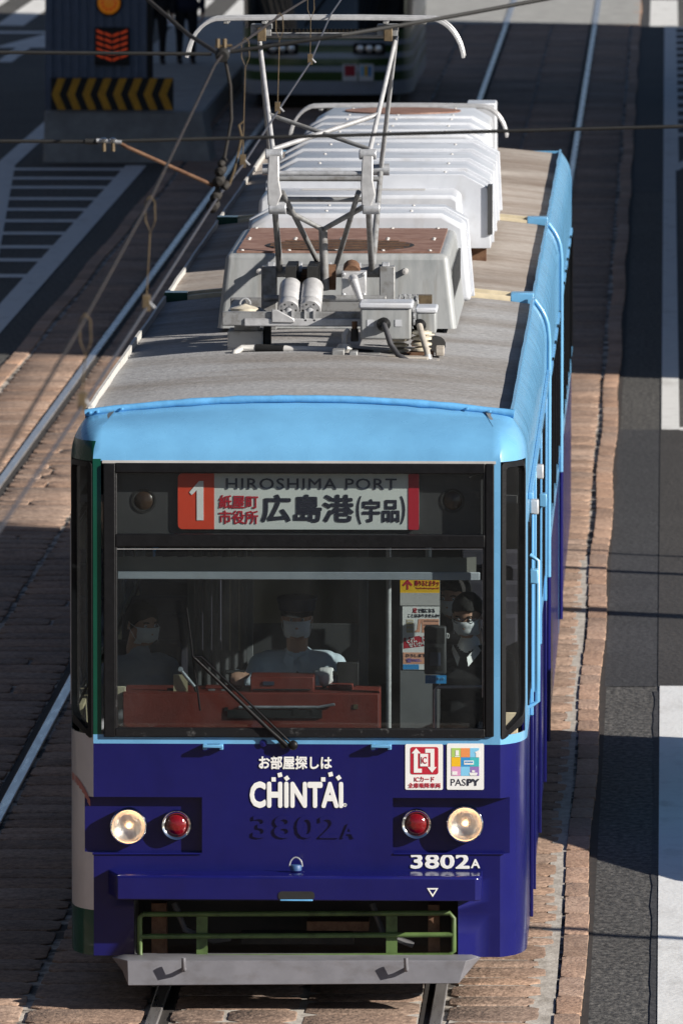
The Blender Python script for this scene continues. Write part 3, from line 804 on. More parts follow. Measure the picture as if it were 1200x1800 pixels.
write(tx, '紙屋町', pbox(385, 454, 870, 894, yS), yS-.0025, 'deep_red', .022)
write(tx, '市役所', pbox(385, 454, 897, 921, yS), yS-.0025, 'deep_red', .022)
write(tx, '広島港', pbox(459, 622, 869, 918, yS), yS-.0025, 'ink', .03)
write(tx, '(', pbox(627, 635, 872, 921, yS), yS-.0025, 'ink', .01); write(tx, ')', pbox(704, 712, 872, 921, yS), yS-.0025, 'ink', .01)
write(tx, '宇品', pbox(637, 702, 877, 918, yS), yS-.0025, 'ink', .028)
tx.build('lettering', signbox)

# ---- painted writing on the front
tx = MB()
write(tx, 'お部屋探しは', pbox(455, 583, 1329, 1352), -.001, 'white', .03)
tx.build('lettering', tram); tx = MB()
write(tx, 'CHINTAI', pbox(439, 603, 1374, 1420), -.001, 'white', .045, space=1.04)
for px, py, r in ((481, 1370, 0), (492, 1362, .25), (504, 1368, .6), (568, 1370, 0), (581, 1361, .25), (595, 1367, .6)):
    c = at(px, py, 0); hs = .0115
    tx.prism([(c.x+hs*(math.cos(r)*a-math.sin(r)*b), c.z+hs*(math.sin(r)*a+math.cos(r)*b)) for a, b in ((-1, -1), (1, -1), (1, 1), (-1, 1))], -.004, -.001, 'white')
c = at(606, 1415, 0); ring(tx, [(c.x+.010*math.cos(a), c.z+.010*math.sin(a)) for a in [k*.5236 for k in range(12)]], [(c.x+.007*math.cos(a), c.z+.007*math.sin(a)) for a in [k*.5236 for k in range(12)]], -.003, -.001, 'white')
write(tx, 'R', (c.x-.004, c.x+.004, c.z-.005, c.z+.005), -.001, 'white')
tx.build('lettering', tram); tx = MB()
write(tx, '3802', pbox(721, 825, 1501, 1527), -.001, 'white', .03, space=1.05)
write(tx, 'A', pbox(827, 843, 1510, 1526), -.001, 'white', .03)
tx.build('lettering', tram)
tx = MB()
write(tx, '3802', pbox(444, 596, 1433, 1473), 0.002, 'navy', .02, depth=.010, space=1.08)
write(tx, 'A', pbox(601, 624, 1448, 1473), 0.002, 'navy', .02, depth=.010)
tx.build('raised_number', tram)
# stickers
def arrow(mb, pts, y, m):
    P = [at(px, py, 0) for px, py in pts]; mb.prism([(p.x, p.z) for p in P], y-.0012, y, m)
st = MB(); x0, x1, z0, z1 = pbox(712, 778, 1308, 1388); st.prism(rrect(x0, x1, z0, z1, .008), -.0035, -.001, 'white')
stick = st.build('card_sticker', tram); stick['label'] = 'white sticker with a red square of two arrows'
st = MB(); x0, x1, z0, z1 = pbox(721, 770, 1313, 1361); st.prism(rrect(x0, x1, z0, z1, .012), -.0049, -.0036, 'deep_red')
arrow(st, [(731, 1315), (739, 1324), (734, 1324), (734, 1351), (741, 1351), (741, 1358), (727, 1358), (727, 1324), (723, 1324)], -.005, 'white')
arrow(st, [(747, 1316), (763, 1316), (763, 1348), (767, 1348), (759, 1358), (751, 1348), (756, 1348), (756, 1323), (747, 1323)], -.005, 'white')
rect(st, 738, 752, 1325, 1347, -.0062, 'white', .0012)
write(st, 'IC', pbox(740, 750, 1330, 1342), -.0075, 'deep_red', .01, .0012)
write(st, 'ICカード', pbox(728, 763, 1365, 1374), -.0036, 'deep_red', .012, .0015)
write(st, '全扉乗降車両', pbox(717, 774, 1376, 1385), -.0036, 'deep_red', .012, .0015)
st.build('print', stick)
st = MB(); x0, x1, z0, z1 = pbox(785, 850, 1307, 1388); st.prism(rrect(x0, x1, z0, z1, .008), -.0035, -.001, 'white')
stick = st.build('card_sticker', tram); stick['label'] = 'white sticker with nine coloured squares'
st = MB(); cols = [['lime', 'orange', 'skyprint'], ['yellow', 'blue_print', 'teal'], ['pink', 'skyprint', 'purple']]
for r_ in range(3):
    for c_ in range(3): rect(st, 793+16.3*c_, 793+16.3*(c_+1)-.3, 1315+16.3*r_, 1315+16.3*(r_+1)-.3, -.0036, cols[r_][c_], .0013)
rect(st, 800, 806, 1319, 1328, -.005, 'white', .001); rect(st, 799, 807, 1329, 1330.5, -.005, 'white', .001)
rect(st, 815, 832, 1337, 1344, -.005, 'white', .001); rect(st, 794, 803, 1356, 1362, -.005, 'white', .001)
arrow(st, [(824, 1358), (839, 1358), (837, 1363), (826, 1363)], -.005, 'white'); rect(st, 829, 834, 1354, 1357.5, -.005, 'white', .001)
arrow(st, [(834, 1322), (842, 1318), (842, 1331), (836, 1331), (836, 1324)], -.005, 'white')
for k in range(4): rect(st, 817+3.7*k, 819.6+3.7*k, 1338.5, 1341, -.0062, 'blue_print', .001)
write(st, 'PAS', pbox(792, 818, 1369, 1381), -.0036, 'ink', .0, .0015); write(st, 'PY', pbox(820, 842, 1369, 1381), -.0036, 'ink', .04, .0015)
st.build('print', stick)

# ---- head lamps and tail lamps
def headlamp(px, py):
    c = at(px, py, RD); r = .098
    h = MB()
    h.lathe([(-.0, r*1.03), (.055, r*1.02), (.066, r), (.070, r*.95), (.066, r*.90), (.05, r*.87)], c, (0, -1, 0), 'chrome', 40)
    ho = h.build('headlight', tram, smooth=50)
    l = MB()
    l.lathe([(.052, r*.88), (.034, r*.74), (.020, r*.52), (.012, r*.30), (.008, 0)], c, (0, -1, 0), 'reflector', 40); l.build('reflector', ho, smooth=60)
    l = MB(); l.lathe([(.012, .010), (.026, .012), (.034, .008), (.036, 0)], c, (0, -1, 0), 'bulb', 16); l.build('bulb', ho, smooth=60)
    l = MB(); l.lathe([(.054, r*.88), (.062, r*.6), (.066, r*.3), (.067, 0)], c, (0, -1, 0), 'lens', 40); l.build('lens', ho, smooth=60)
def taillamp(px, py):
    c = at(px, py, RD); r = .080
    h = MB(); h.lathe([(0, r*1.02), (.04, r), (.05, r*.96), (.046, r*.82), (.036, r*.74)], c, (0, -1, 0), 'chrome', 36); ho = h.build('tail_light', tram, smooth=50)
    l = MB(); l.lathe([(.036, r*.72), (.052, r*.55), (.058, r*.25), (.059, 0)], c, (0, -1, 0), 'red_lens', 36); l.build('lens', ho, smooth=60)
headlamp(227, 1451); headlamp(817, 1447); taillamp(311, 1449); taillamp(732, 1447)
rl = MB()
for s, (p0, p1) in ((-1, (163, 352)), (1, (692, 884))):
    rl.tube([at(p0, 1501, 0)+Vector((0, -.002, 0)), at(p1, 1501, 0)+Vector((0, -.002, 0))], .006, 'navy', 8)
rl.build('recess_edge', fb, smooth=60)

# ---- bumper, grille, fender, hooks
bz0, bz1 = fz(1583, -.25), fz(1543, -.25); bx0, bx1 = fx(203), fx(848); BD = .25
b = MB()
pl = [(bx0-.04, .0), (bx0+.02, -BD), (bx1-.035, -BD), (bx1-.008, -BD+.02), (bx1, -BD+.05), (bx1, 0)]
n = len(pl)
b.raw([(x, y, bz0) for x, y in pl]+[(x, y, bz1) for x, y in pl[:1]]+[(x, y, bz1) for x, y in pl[1:]]+[(x, y*.93, bz1+.010) for x, y in pl],
      [tuple(range(n-1, -1, -1))]+[(i, i+1, n+i+1, n+i) for i in range(n-1)]+[(n+i, n+i+1, 2*n+i+1, 2*n+i) for i in range(n-1)]+[tuple(range(2*n, 3*n))], 'navy')
bump = b.build('bumper', tram, bevel=.006)
sl_ = MB(); x0, x1, z0, z1 = pbox(489, 553, 1567, 1582, -BD); sl_.prism(rrect(x0, x1, z0, z1, .02), -BD-.003, -BD+.001, 'black'); sl_.build('coupler_slot', bump)
sl_ = MB(); sl_.box(x0+.01, x1-.01, -BD-.016, -BD-.002, z0-.004, z0+.004, 'sky_lip'); sl_.build('slot_step', bump, bevel=.003)
tr = MB(); P = [at(px, py, -BD) for px, py in ((750, 1561), (770, 1561), (760, 1577))]; Q = [at(px, py, -BD) for px, py in ((754, 1563.5), (766, 1563.5), (760, 1572.5))]
ring(tr, [(p.x, p.z) for p in P], [(p.x, p.z) for p in Q], -BD-.003, -BD-.0005, 'white'); tr.build('jacking_mark', bump)
sh = MB(); c = at(520, 1530, -.09)
sh.lathe([(0, .03), (.022, .032), (.03, .026), (.031, 0)], c, (0, 0, 1), 'shackle_blue', 20)
sh.tube([c+Vector((.034*math.cos(a), 0, .02+.05*math.sin(a))) for a in [math.pi*k/12 for k in range(13)]], .004, 'steel', 6); sh.build('shackle', bump, smooth=50)
for px in (375, 670):
    h = MB(); a = at(px-18, 1311, 0); b_ = at(px+18, 1311, 0)
    h.box(a.x, b_.x, -.055, -.035, a.z-.006, a.z+.012, 'sky_paint'); h.box(a.x, a.x+.022, -.036, .0, a.z-.018, a.z+.012, 'sky_paint'); h.box(b_.x-.022, b_.x, -.036, .0, a.z-.018, a.z+.012, 'sky_paint')
    h.build('step_handle', tram, bevel=.004)
gr = MB(); yg = .0
def gpt(px, py): return at(px, py, yg)
loop = [gpt(252, 1607), gpt(246, 1613), gpt(246, 1677), gpt(252, 1683), gpt(788, 1679), gpt(797, 1672), gpt(797, 1614), gpt(790, 1605), gpt(252, 1607)]
gr.tube(loop, .014, 'grille_green', 10); gr.tube([gpt(246, 1646), gpt(797, 1643)], .014, 'grille_green', 10)
for px in (355, 688):
    a = gpt(px, 1607); c = gpt(px, 1682); gr.box(a.x-.03, a.x+.03, yg+.012, yg+.02, c.z, a.z, 'grille_green')
gr.build('guard_grille', tram, smooth=50)
br_ = MB(); br_.box(-.30, .30, .10, .22, .34, .40, 'underframe'); br_.box(.05, .38, .12, .3, .41, .46, 'rust'); br_.box(-.78, -.70, .08, .2, .28, .56, 'rust'); br_.box(.70, .76, .06, .2, .28, .56, 'rust')
br_.tube([(-.66, .1, .56), (-.6, .08, .42), (-.45, .09, .36), (-.36, .12, .37)], .018, 'cable', 8); br_.tube([(.40, .1, .56), (.46, .07, .40), (.62, .09, .34)], .018, 'cable', 8)
br_.build('coupling_gear', und, smooth=40)
fe = MB(); yf = -.24
pts = [at(px, py, yf) for px, py in ((226, 1731), (808, 1728), (846, 1690), (195, 1690))]
out = [at(px, py, yf) for px, py in ((226, 1731), (806, 1727), (826, 1712), (818, 1690), (225, 1690))]
F0 = [(p.x, p.z) for p in out]
fe.raw([(F0[0][0], yf, F0[0][1]), (F0[1][0], yf, F0[1][1]), (F0[3][0], yf+.01, F0[3][1]), (F0[4][0], yf+.01, F0[4][1]),
        (F0[0][0]-.03, yf+.12, F0[0][1]+.06), (F0[4][0]-.09, yf+.14, F0[4][1]), (F0[1][0]+.05, yf+.12, F0[1][1]+.06), (F0[3][0]+.075, yf+.14, F0[3][1]),
        (F0[0][0], yf+.02, F0[0][1]-.002), (F0[1][0], yf+.02, F0[1][1]-.002), (F0[3][0], yf+.3, F0[3][1]), (F0[4][0], yf+.3, F0[4][1])],
       [(0, 1, 2, 3), (4, 0, 3, 5), (1, 6, 7, 2), (1, 0, 8, 9), (3, 2, 10, 11), (2, 7, 10), (5, 3, 11)], 'fender')
fend = fe.build('fender', tram, smooth=30)
sm = fend.modifiers.new('solid', 'SOLIDIFY'); sm.thickness = .012; sm.offset = 0
bvm = fend.modifiers.new('bevel', 'BEVEL'); bvm.width = .012; bvm.segments = 3; bvm.limit_method = 'ANGLE'; bvm.angle_limit = R(25)
for px in (323, 713):
    h = MB(); a = at(px+1, 1703, yf); t_ = at(px, 1683, yf-.05)
    h.tube([a+Vector((0, .01, 0)), a+Vector((0, -.03, -.002)), a+Vector((-.001, -.055, .01)), Vector((t_.x, yf-.062, t_.z))], .0115, 'fender', 10); h.build('hook', fend, smooth=60)

# ---- wiper
wp = MB(); base = at(515, 1310, -.03)
wp.lathe([(0, .026), (.02, .026), (.03, .018), (.031, 0)], base+Vector((0, .01, 0)), (0, -1, 0), 'rubber', 20)
wp.lathe([(0, .02), (.03, .02), (.031, 0)], at(499, 1308, -.01), (0, -1, 0), 'rubber', 18)
k1 = at(340, 1155, -.03); k2 = at(354, 1155, -.034)
wp.tube([at(505, 1312, -.03), at(470, 1280, -.032), k1], [.016, .012, .008], 'rubber', 8); wp.tube([at(515, 1310, -.04), k2, k1], .0065, 'rubber', 8)
wi = wp.build('wiper', tram, smooth=50)
bl = MB(); bl.tube([at(328, 1068, -.012), at(335, 1120, -.014), at(341, 1170, -.016), at(347, 1210, -.014), at(352, 1249, -.012)], .005, 'rubber', 6)
bl.build('blade', wi)
ph = MB(); ph.lathe([(0, .02), (.012, .02), (.016, .0)], at(463, 1306, -.001), (0, -1, 0), 'navy', 14); ph.build('washer_nozzle', wi)

# ---- cab interior
inn = MB()
inn.box(-1.17, .42, .3, 9.1, .76, .80, 'int_floor'); inn.box(.42, 1.17, .3, 1.3, .76, .8, 'int_floor'); inn.box(.42, 1.17, 2.75, 9.1, .76, .8, 'int_floor')
inn.box(.42, 1.17, 1.3, 2.75, .32, .36, 'int_floor'); inn.box(.40, .42, 1.3, 2.75, .36, .76, 'int_floor')
inn.box(-1.17, 1.17, .27, 9.1, 2.70, 2.74, 'interior')
inn.box(-1.17, 1.17, 9.06, 9.12, .8, 2.7, 'interior')
inn.box(-1.185, -1.165, .45, 9.1, .8, WZ0-.03, 'beige'); inn.box(1.165, 1.185, 2.7, 9.1, .8, WZ0-.03, 'beige')
inn.box(-1.08, 1.08, .075, .09, .6, 1.44, 'black')
cab = inn.build('saloon', tram)
p_ = MB()       # partitions and curtains behind the driver
p_.box(-.66, -.62, 1.75, 1.80, .8, 2.66, 'interior'); p_.box(-.35, -.30, 1.75, 1.80, .8, 2.66, 'interior'); p_.box(.28, .33, 1.75, 1.80, .8, 2.66, 'interior')
p_.box(-.62, -.35, 1.765, 1.785, .8, 1.75, 'dark_panel'); p_.box(-.30, .28, 1.77, 1.785, .8, 1.9, 'dark_panel')
for k in range(6): p_.tube([(-.60+k*.05, 1.70, 2.6), (-.60+k*.05, 1.70, 1.3)], .022, 'dark_panel', 8)
p_.build('partition', cab, bevel=.004)
sv = MB(); x0, x1, z0, z1 = pbox(207, 843, 1006, 1018, .12); sv.box(x0, x1, .112, .132, z0, z1, 'ac_white')
ss = sv.build('sunshade', tram, bevel=.004)
sc = MB()
n = 24
for k in range(n):
    xa = x0+(x1-x0-.02)*k/n; xb = x0+(x1-x0-.02)*(k+1)/n
    f_ = lambda x: fz(985+8*(1-abs((x+.0)/1.0)), .12)
    sc.poly([(xa, .122, z1), (xb, .122, z1), (xb, .122, fz(978, .12)), (xa, .122, fz(980, .12))], 'shade_cloth')
sc.build('cloth', ss)
cs = MB()
x0, x1, z0, z1 = pbox(216, 666, 1219, 1290, .22); cs.box(x0, x1, .22, .62, .80, z1, 'console_red')
x0b, x1b, z0b, z1b = pbox(440, 552, 1189, 1219, .3); cs.box(x0b, x1b, .28, .5, z1, z1b, 'console_red')
x0c, x1c, z0c, z1c = pbox(577, 620, 1204, 1219, .4); cs.box(x0c, x1c, .40, .5, z1, z1c, 'console_red')
x0c, x1c, z0c, z1c = pbox(360, 425, 1207, 1219, .4); cs.box(x0c, x1c, .40, .5, z1, z1c, 'console_red')
con = cs.build('control_desk', tram, bevel=.006)
sm_ = MB()
sm_.tube([at(420, 1243, .21), at(560, 1243, .21), at(588, 1238, .20)], .008, 'steel', 8); sm_.box(*pbox(400, 566, 1247, 1258, .215)[:2], .205, .219, fz(1262, .215), fz(1248, .215), 'black')
sm_.build('desk_rail', con)
for px, py, w_, m_ in ((625, 1242, 4, 'brass'), (398, 1246, 3, 'black')):
    q = MB(); rect(q, px-w_, px+w_, py-w_, py+w_, .219, m_, .006); q.build('switch', con)
q = MB(); x0, x1, z0, z1 = pbox(305, 330, 1186, 1217, .3); q.box(x0, x1, .3, .31, z0, z1, 'beige'); q.build('card', con)
q = MB(); q.tube([at(318, 1178, .28), at(342, 1207, .27)], .010, 'steel', 8); q.tube([at(342, 1207, .27), at(346, 1219, .27)], .007, 'black', 8); q.lathe([(0, .014), (.02, .014), (.021, 0)], at(318, 1178, .28), (0, -1, .4), 'steel', 12); q.build('desk_microphone', con, smooth=50)
q = MB(); c1 = at(570, 1183, .5)
q.tube([(c1.x-.0, .52, z1c-.02), (c1.x-.0, .52, c1.z)], .012, 'black', 8); q.tube([c1+Vector((-.03, 0, 0)), c1+Vector((.07, -.02, 0))], .012, 'black', 8); q.build('control_lever', con, smooth=50)
q = MB(); c2 = at(420, 1181, .5)
q.tube([(c2.x, .52, z1c-.02), (c2.x, .52, c2.z)], .012, 'black', 8); q.tube([c2+Vector((-.07, -.02, 0)), c2+Vector((.03, 0, 0))], .012, 'black', 8); q.build('control_lever', con, smooth=50)
q = MB()
for px in (515, 548): 
    for py in (1247,): q.box(fx(px, .21), fx(px+8, .21), .20, .215, fz(py+9, .21), fz(py-3, .21), 'black')
x0, x1, z0, z1 = pbox(572, 655, 1210, 1219, .45)
for k in range(7): q.lathe([(0, .012), (.02, .012), (.028, 0)], (x0+(x1-x0)*k/6, .42, z1-.03), (0, 0, 1), random.choice(('black', 'steel', 'deep_red')), 10)
q.build('buttons', con)
q = MB(); x0, x1, z0, z1 = pbox(592, 630, 1165, 1205, .55); q.box(x0, x1, .55, .60, z0, z1, 'black'); q.tube([((x0+x1)/2, .58, z0-.1), ((x0+x1)/2, .58, z0)], .012, 'black', 8); q.build('monitor', con, bevel=.006)
q = MB(); x0, x1, z0, z1 = pbox(446, 546, 1192, 1214, .28); q.box(x0, x1, .272, .279, z0+.004, z0+.010, 'black'); q.box(x0+.05, x0+.11, .272, .279, z0+.03, z0+.05, 'ink_grey'); q.build('desk_trim', con)
q = MB()
for k, px in enumerate((232, 258, 284, 300, 348, 372, 395)):
    c_ = at(px, 1219, .34); q.box(c_.x-.018, c_.x+.018, .33, .36, c_.z-.01, c_.z+random.uniform(.012, .03), random.choice(('black', 'steel_dull', 'dark_panel')))
q.build('switch_row', con)
# notice panel, pole, ticket reader, rail
yp = 1.45
q = MB(); x0, x1, z0, z1 = pbox(703, 773, 1016, 1180, yp); q.box(x0, x1, yp, yp+.03, z0-.5, z1, 'interior')
x0, x1, z0, z1 = pbox(703, 772, 1042, 1064, yp); q.box(x0, x1, yp-.01, yp, z0, z1, 'ac_trim'); nb = q.build('notice_board', cab)
q = MB(); rect(q, 703, 772, 1017, 1042, yp-.001, 'yellow', .004)
arrow2 = [(716, 1018.5), (725, 1028), (722.5, 1030), (717.5, 1025), (717.5, 1036), (714.5, 1036), (714.5, 1025), (709.5, 1030), (707, 1028)]
P = [at(a, b, yp) for a, b in arrow2]; q.prism([(p.x, p.z) for p in P], yp-.007, yp-.0055, 'deep_red')
write(q, '降りるときタッ', pbox(729, 771, 1020, 1030, yp), yp-.0055, 'deep_red', .02, .0015); write(q, 'Touch when you get off', pbox(730, 771, 1032, 1036, yp), yp-.0055, 'deep_red', .0, .0015)
q.build('notice', nb)
q = MB(); rect(q, 707, 772, 1066, 1177, yp-.001, 'white', .004); y_ = yp-.0055
write(q, '足', pbox(725, 733, 1069, 1077, yp), y_, 'deep_red', .03, .0015); write(q, 'で気になる', pbox(734, 764, 1069, 1077, yp), y_, 'ink', .02, .0015)
write(q, 'ことはありませんか?', pbox(717, 772, 1079, 1085, yp), y_, 'ink', .015, .0015)
rect(q, 714, 726, 1089, 1112, y_, 'beige', .001); rect(q, 741, 771, 1088, 1112, y_, 'salmon', .001); 
for k in range(3): rect(q, 715, 725, 1091+7*k, 1093.5+7*k, y_-.001, 'ac_trim', .001); rect(q, 744, 770, 1091+7*k, 1092.2+7*k, y_-.001, 'ink', .001)
P = [at(a, b, yp) for a, b in ((735, 1088), (741, 1088), (738.5, 1103), (738, 1111), (727, 1111), (733, 1106))]; q.prism([(p.x, p.z) for p in P], y_-.001, y_, 'salmon')
P = [at(a, b, yp) for a, b in ((709, 1121), (772, 1113), (772, 1132), (709, 1140))]; q.prism([(p.x, p.z) for p in P], y_-.001, y_, 'deep_red')
write(q, 'それ、下肢静脈瘤の', pbox(712, 790, 1115, 1127, yp), y_-.0011, 'white', .03, .0015, rot=.12); write(q, 'せいかも!', pbox(718, 752, 1128, 1136, yp), y_-.0011, 'white', .03, .0015, rot=.12)
rect(q, 708, 772, 1147, 1167, y_, 'salmon', .001); write(q, 'ひろしま下肢静脈', pbox(713, 770, 1149, 1155, yp), y_-.0011, 'ink', .015, .0015); write(q, '☎082-', pbox(713, 741, 1157, 1164, yp), y_-.0011, 'purple', .02, .0015)
rect(q, 708, 736, 1168, 1176.5, y_, 'blue_print', .001)
q.build('poster', nb)
q = MB(); yr = .75; x0, x1, z0, z1 = pbox(745, 784, 1101, 1186, yr); q.box(x0, x1, yr, yr+.06, z0, z1, 'dark_panel'); rd = q.build('card_reader', tram, bevel=.012)
q = MB(); rect(q, 748, 781, 1104, 1131, yr, 'black', .003); rect(q, 752, 777, 1138, 1178, yr, 'black', .004); rect(q, 755, 774, 1147, 1170, yr-.004, 'ink_grey', .003); q.build('screen', rd)
q = MB(); rect(q, 747, 784, 1187, 1201, yr+.01, 'blue_print', .012); write(q, 'ICカードタッチ', pbox(751, 781, 1190, 1196, yr), yr-.003, 'skyprint', .01, .002); q.build('label_strip', rd)
q = MB(); q.tube([at(766, 1200, yr+.04), at(766, 1300, yr+.04)+Vector((0, 0, -.5))], .02, 'dark_panel', 10); q.build('post', rd)
q = MB(); a = at(850, 1207, .6); q.tube([at(764, 1270, .6)+Vector((0, 0, -.7)), at(764, 1213, .6), at(768, 1208, .6), at(852, 1207, .6)], .009, 'alu', 8); q.build('handrail', cab, smooth=50)
q = MB(); q.tube([at(683, 1270, 1.1)+Vector((0, 0, -.4)), at(683, 960, 1.1)], .014, 'alu', 8); q.build('stanchion', cab, smooth=50)
q = MB(); q.tube([(.66, 1.9, .4), (.66, 1.9, 2.66)], .017, 'alu', 8); q.build('stanchion', cab, smooth=50)
for y in (3.4, 4.4, 5.4, 6.4, 7.4):
    for s in (-1, 1):
        q = MB(); x0, x1 = sorted((s*.72, s*1.13)); q.box(x0, x1, y, y+.42, 1.1, 1.22, 'seat_cloth'); q.box(x0, x1, y+.40, y+.48, 1.2, 1.75, 'seat_cloth'); q.box(x0+.05, x1-.05, y+.05, y+.35, .8, 1.1, 'dark_panel'); q.build('seat', cab, bevel=.02)
q = MB(); q.box(-.27, .2, 1.25, 1.65, 1.14, 1.24, 'navy_cloth'); q.box(-.25, .18, 1.6, 1.7, 1.2, 1.75, 'navy_cloth'); q.box(-.12, .06, 1.35, 1.55, .8, 1.14, 'black'); q.build('driver_seat', cab, bevel=.03)
q = MB(); q.box(-1.12, -.72, 1.9, 2.3, 1.1, 1.2, 'seat_cloth'); q.box(-1.12, -.72, 2.28, 2.36, 1.2, 1.75, 'seat_cloth'); q.box(-1.05, -.8, 1.95, 2.25, .8, 1.1, 'dark_panel'); q.build('seat', cab, bevel=.02)
# cream paper seen low in each corner
for px, py, s in ((205, 1216, -1), (893, 1262, 1)):
    q = MB(); c = at(px, py, .3); q.box(c.x-.05, c.x+.05, .29, .31, c.z-.09, c.z+.03, 'cream'); q.build('paper', cab, bevel=.004)

# ---- roof: air conditioners
def ac_bolts(mb, xs, ys, z):
    for x in xs:
        for y in ys: mb.lathe([(0, .012), (.007, .011), (.010, 0)], (x, y, z), (0, 0, 1), 'ac_trim', 8)
def hood(mb, x0, x1, y0, y1, zb, zt, ch, m, taper=.04, r=0):
    p = [(x0, zb), (x0+taper, zt-ch*.55), (x0+taper+ch, zt), (x1-taper-ch, zt), (x1-taper, zt-ch*.55), (x1, zb)]
    mb.prism(p[::-1], y0, y1, m)
acr = roofA
yA = 6.0
b = MB(); a0 = at(382, 577, yA); a1 = at(802, 577, yA); zt = fz(447, yA); zb = a0.z
tl = at(397, 447, yA).x; trr = at(787, 447, yA).x
vs = [(a0.x, yA, zb), (a1.x, yA, zb), (trr, yA+.05, zt), (tl, yA+.05, zt)]
y2 = yA+2.35
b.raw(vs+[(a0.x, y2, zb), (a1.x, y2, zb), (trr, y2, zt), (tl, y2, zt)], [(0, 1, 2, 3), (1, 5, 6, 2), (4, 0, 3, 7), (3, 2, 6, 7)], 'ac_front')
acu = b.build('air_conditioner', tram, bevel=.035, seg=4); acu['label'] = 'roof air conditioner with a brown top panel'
b = MB()
for k in range(2): b.box(tl+.06, trr-.05, yA+.10+k*1.12, yA+1.19+k*1.12, zt+.001, zt+.012, 'ac_brown')
ac_bolts(b, [tl+.09+k*(trr-tl-.2)/4 for k in range(5)], (yA+.14, yA+1.15, yA+1.28, yA+2.25), zt+.012)
b.build('top_panel', acu)
b = MB(); cx = (tl+trr)/2
el = [(cx+.44*math.cos(t), yA+.62+.5*math.sin(t)) for t in [2*math.pi*k/40 for k in range(40)]]
b.prism(el, zt+.013, zt+.017, 'black', axis='z')
for k in range(6): b.box(cx-.42+.02*abs(k-2.5)**1.5, cx+.42-.02*abs(k-2.5)**1.5, yA+.2+k*.15, yA+.22+k*.15, zt+.017, zt+.022, 'rust')
b.build('fan_opening', acu)
b = MB()
for px in (456, 712): c = at(px, 477, yA); b.lathe([(-.02, .018), (.05, .018), (.055, 0)], (c.x, yA+.02, c.z), (0, -1, 0), 'ac_trim', 12)
b.build('knob', acu, smooth=50)
b = MB()
for k in range(14): b.box(a1.x-.02-.012, a1.x-.006-.012, yA+.25+k*.14, yA+.31+k*.14, zb+.12, zb+.34, 'dark_panel')
b.build('vent', acu)
b = MB(); b.box(a0.x+.08, a1.x-.08, yA+.1, y2+1.0, RZ+.01, zb+.02, 'black'); b.build('base_rail', acu)
h = MB(); xa = at(425, 480, y2).x; xb = at(828, 480, y2).x
hood(h, xa, xb, y2+.0, y2+.95, zb, fz(366, y2+.5), .14, 'ac_white')
hd = h.build('hood', acu, bevel=.03, seg=3)
h = MB(); hood(h, xa-.012, xb+.012, y2+.45, y2+.55, zb, fz(366, y2+.5)+.012, .14, 'ac_white'); 
ac_bolts(h, [xa+.25+k*.26 for k in range(4)], (y2+.2, y2+.75), fz(366, y2+.5))
h.build('rib', hd, bevel=.012)
# middle section unit
yC = 11.7
b = MB(); zc = RZ+.14
xa = at(450, 350, yC).x; xb = at(812, 350, yC).x
hood(b, xa, xb, yC, yC+2.0, zc, zc+.38, .05, 'ac_white', .02)
un = b.build('air_conditioner', tram, bevel=.025, seg=3); un['label'] = 'low white roof unit on the middle section'
b = MB(); b.box(xa+.28, xb-.25, yC+.5, yC+.62, zc+.381, zc+.386, 'ac_trim'); b.box(xa+.27, xa+.28, yC+.5, yC+.6, zc+.381, zc+.384, 'ac_trim'); b.build('label_plate', un)
b = MB(); xe = at(862, 400, yC+.8).x; xs_ = at(470, 400, yC+.8).x
hood(b, xs_-.03, xe, yC+.75, yC+5.0, zc-.01, zc+.47, .16, 'ac_white', .02)
for k in range(4): hood(b, xs_-.045, xe+.015, yC+1.2+k*1.15, yC+1.32+k*1.15, zc, zc+.487, .16, 'ac_white', .02)
ac_bolts(b, [xs_+.3, xe-.3, xs_+.62], (yC+1.0, yC+2.0, yC+3.1, yC+4.3), zc+.47)
b.build('ribbed_hood', un, bevel=.02, seg=3)
b = MB(); b.box(xe-.02, xe+.01, yC+.73, yC+.90, zc+.08, zc+.40, 'dark_panel'); b.build('side_gap', un)
b = MB()
for y in (yC+.85, yC+2.4, yC+4): b.box(xs_+.05, xe-.03, y, y+.1, RZ+.02, zc+.01, 'rust')
b.build('base_rail', un)
# rear section unit
yB = 17.6
b = MB(); xa = at(528, 300, yB+1).x; xb = at(862, 300, yB+1).x
hood(b, xa, xb, yB, yB+3.6, RZ+.08, zc+.46, .13, 'ac_white', .03)
for k in range(3): hood(b, xa-.014, xb+.014, yB+.3+k*.9, yB+.42+k*.9, RZ+.09, zc+.476, .13, 'ac_white', .03)
un = b.build('air_conditioner', tram, bevel=.025, seg=3); un['label'] = 'ribbed white roof unit on the rear section'
b = MB(); cx = (xa+xb)/2; el = [(cx+.42*math.cos(t), yB+3.05+.42*math.sin(t)) for t in [2*math.pi*k/40 for k in range(40)]]
b.prism(el, zc+.461, zc+.47, 'ac_brown', axis='z'); b.build('fan_opening', un)
b = MB(); ac_bolts(b, [xa+.3, xb-.3, xa+.65], (yB+.2, yB+1.0, yB+1.9, yB+2.5, yB+3.4), zc+.46); b.build('bolts', un)
b = MB(); bxa = at(818, 200, yB+4.9).x; bxb = at(873, 200, yB+4.9).x; hood(b, bxa, bxb, yB+4.8, yB+5.3, RZ+.04, fz(180, yB+4.9), .01, 'ac_white', .005); b.box(-.55, .55, yB+4.3, yB+4.9, RZ+.1, zc+.42, 'underframe')
un = b.build('roof_box', tram, bevel=.02); 

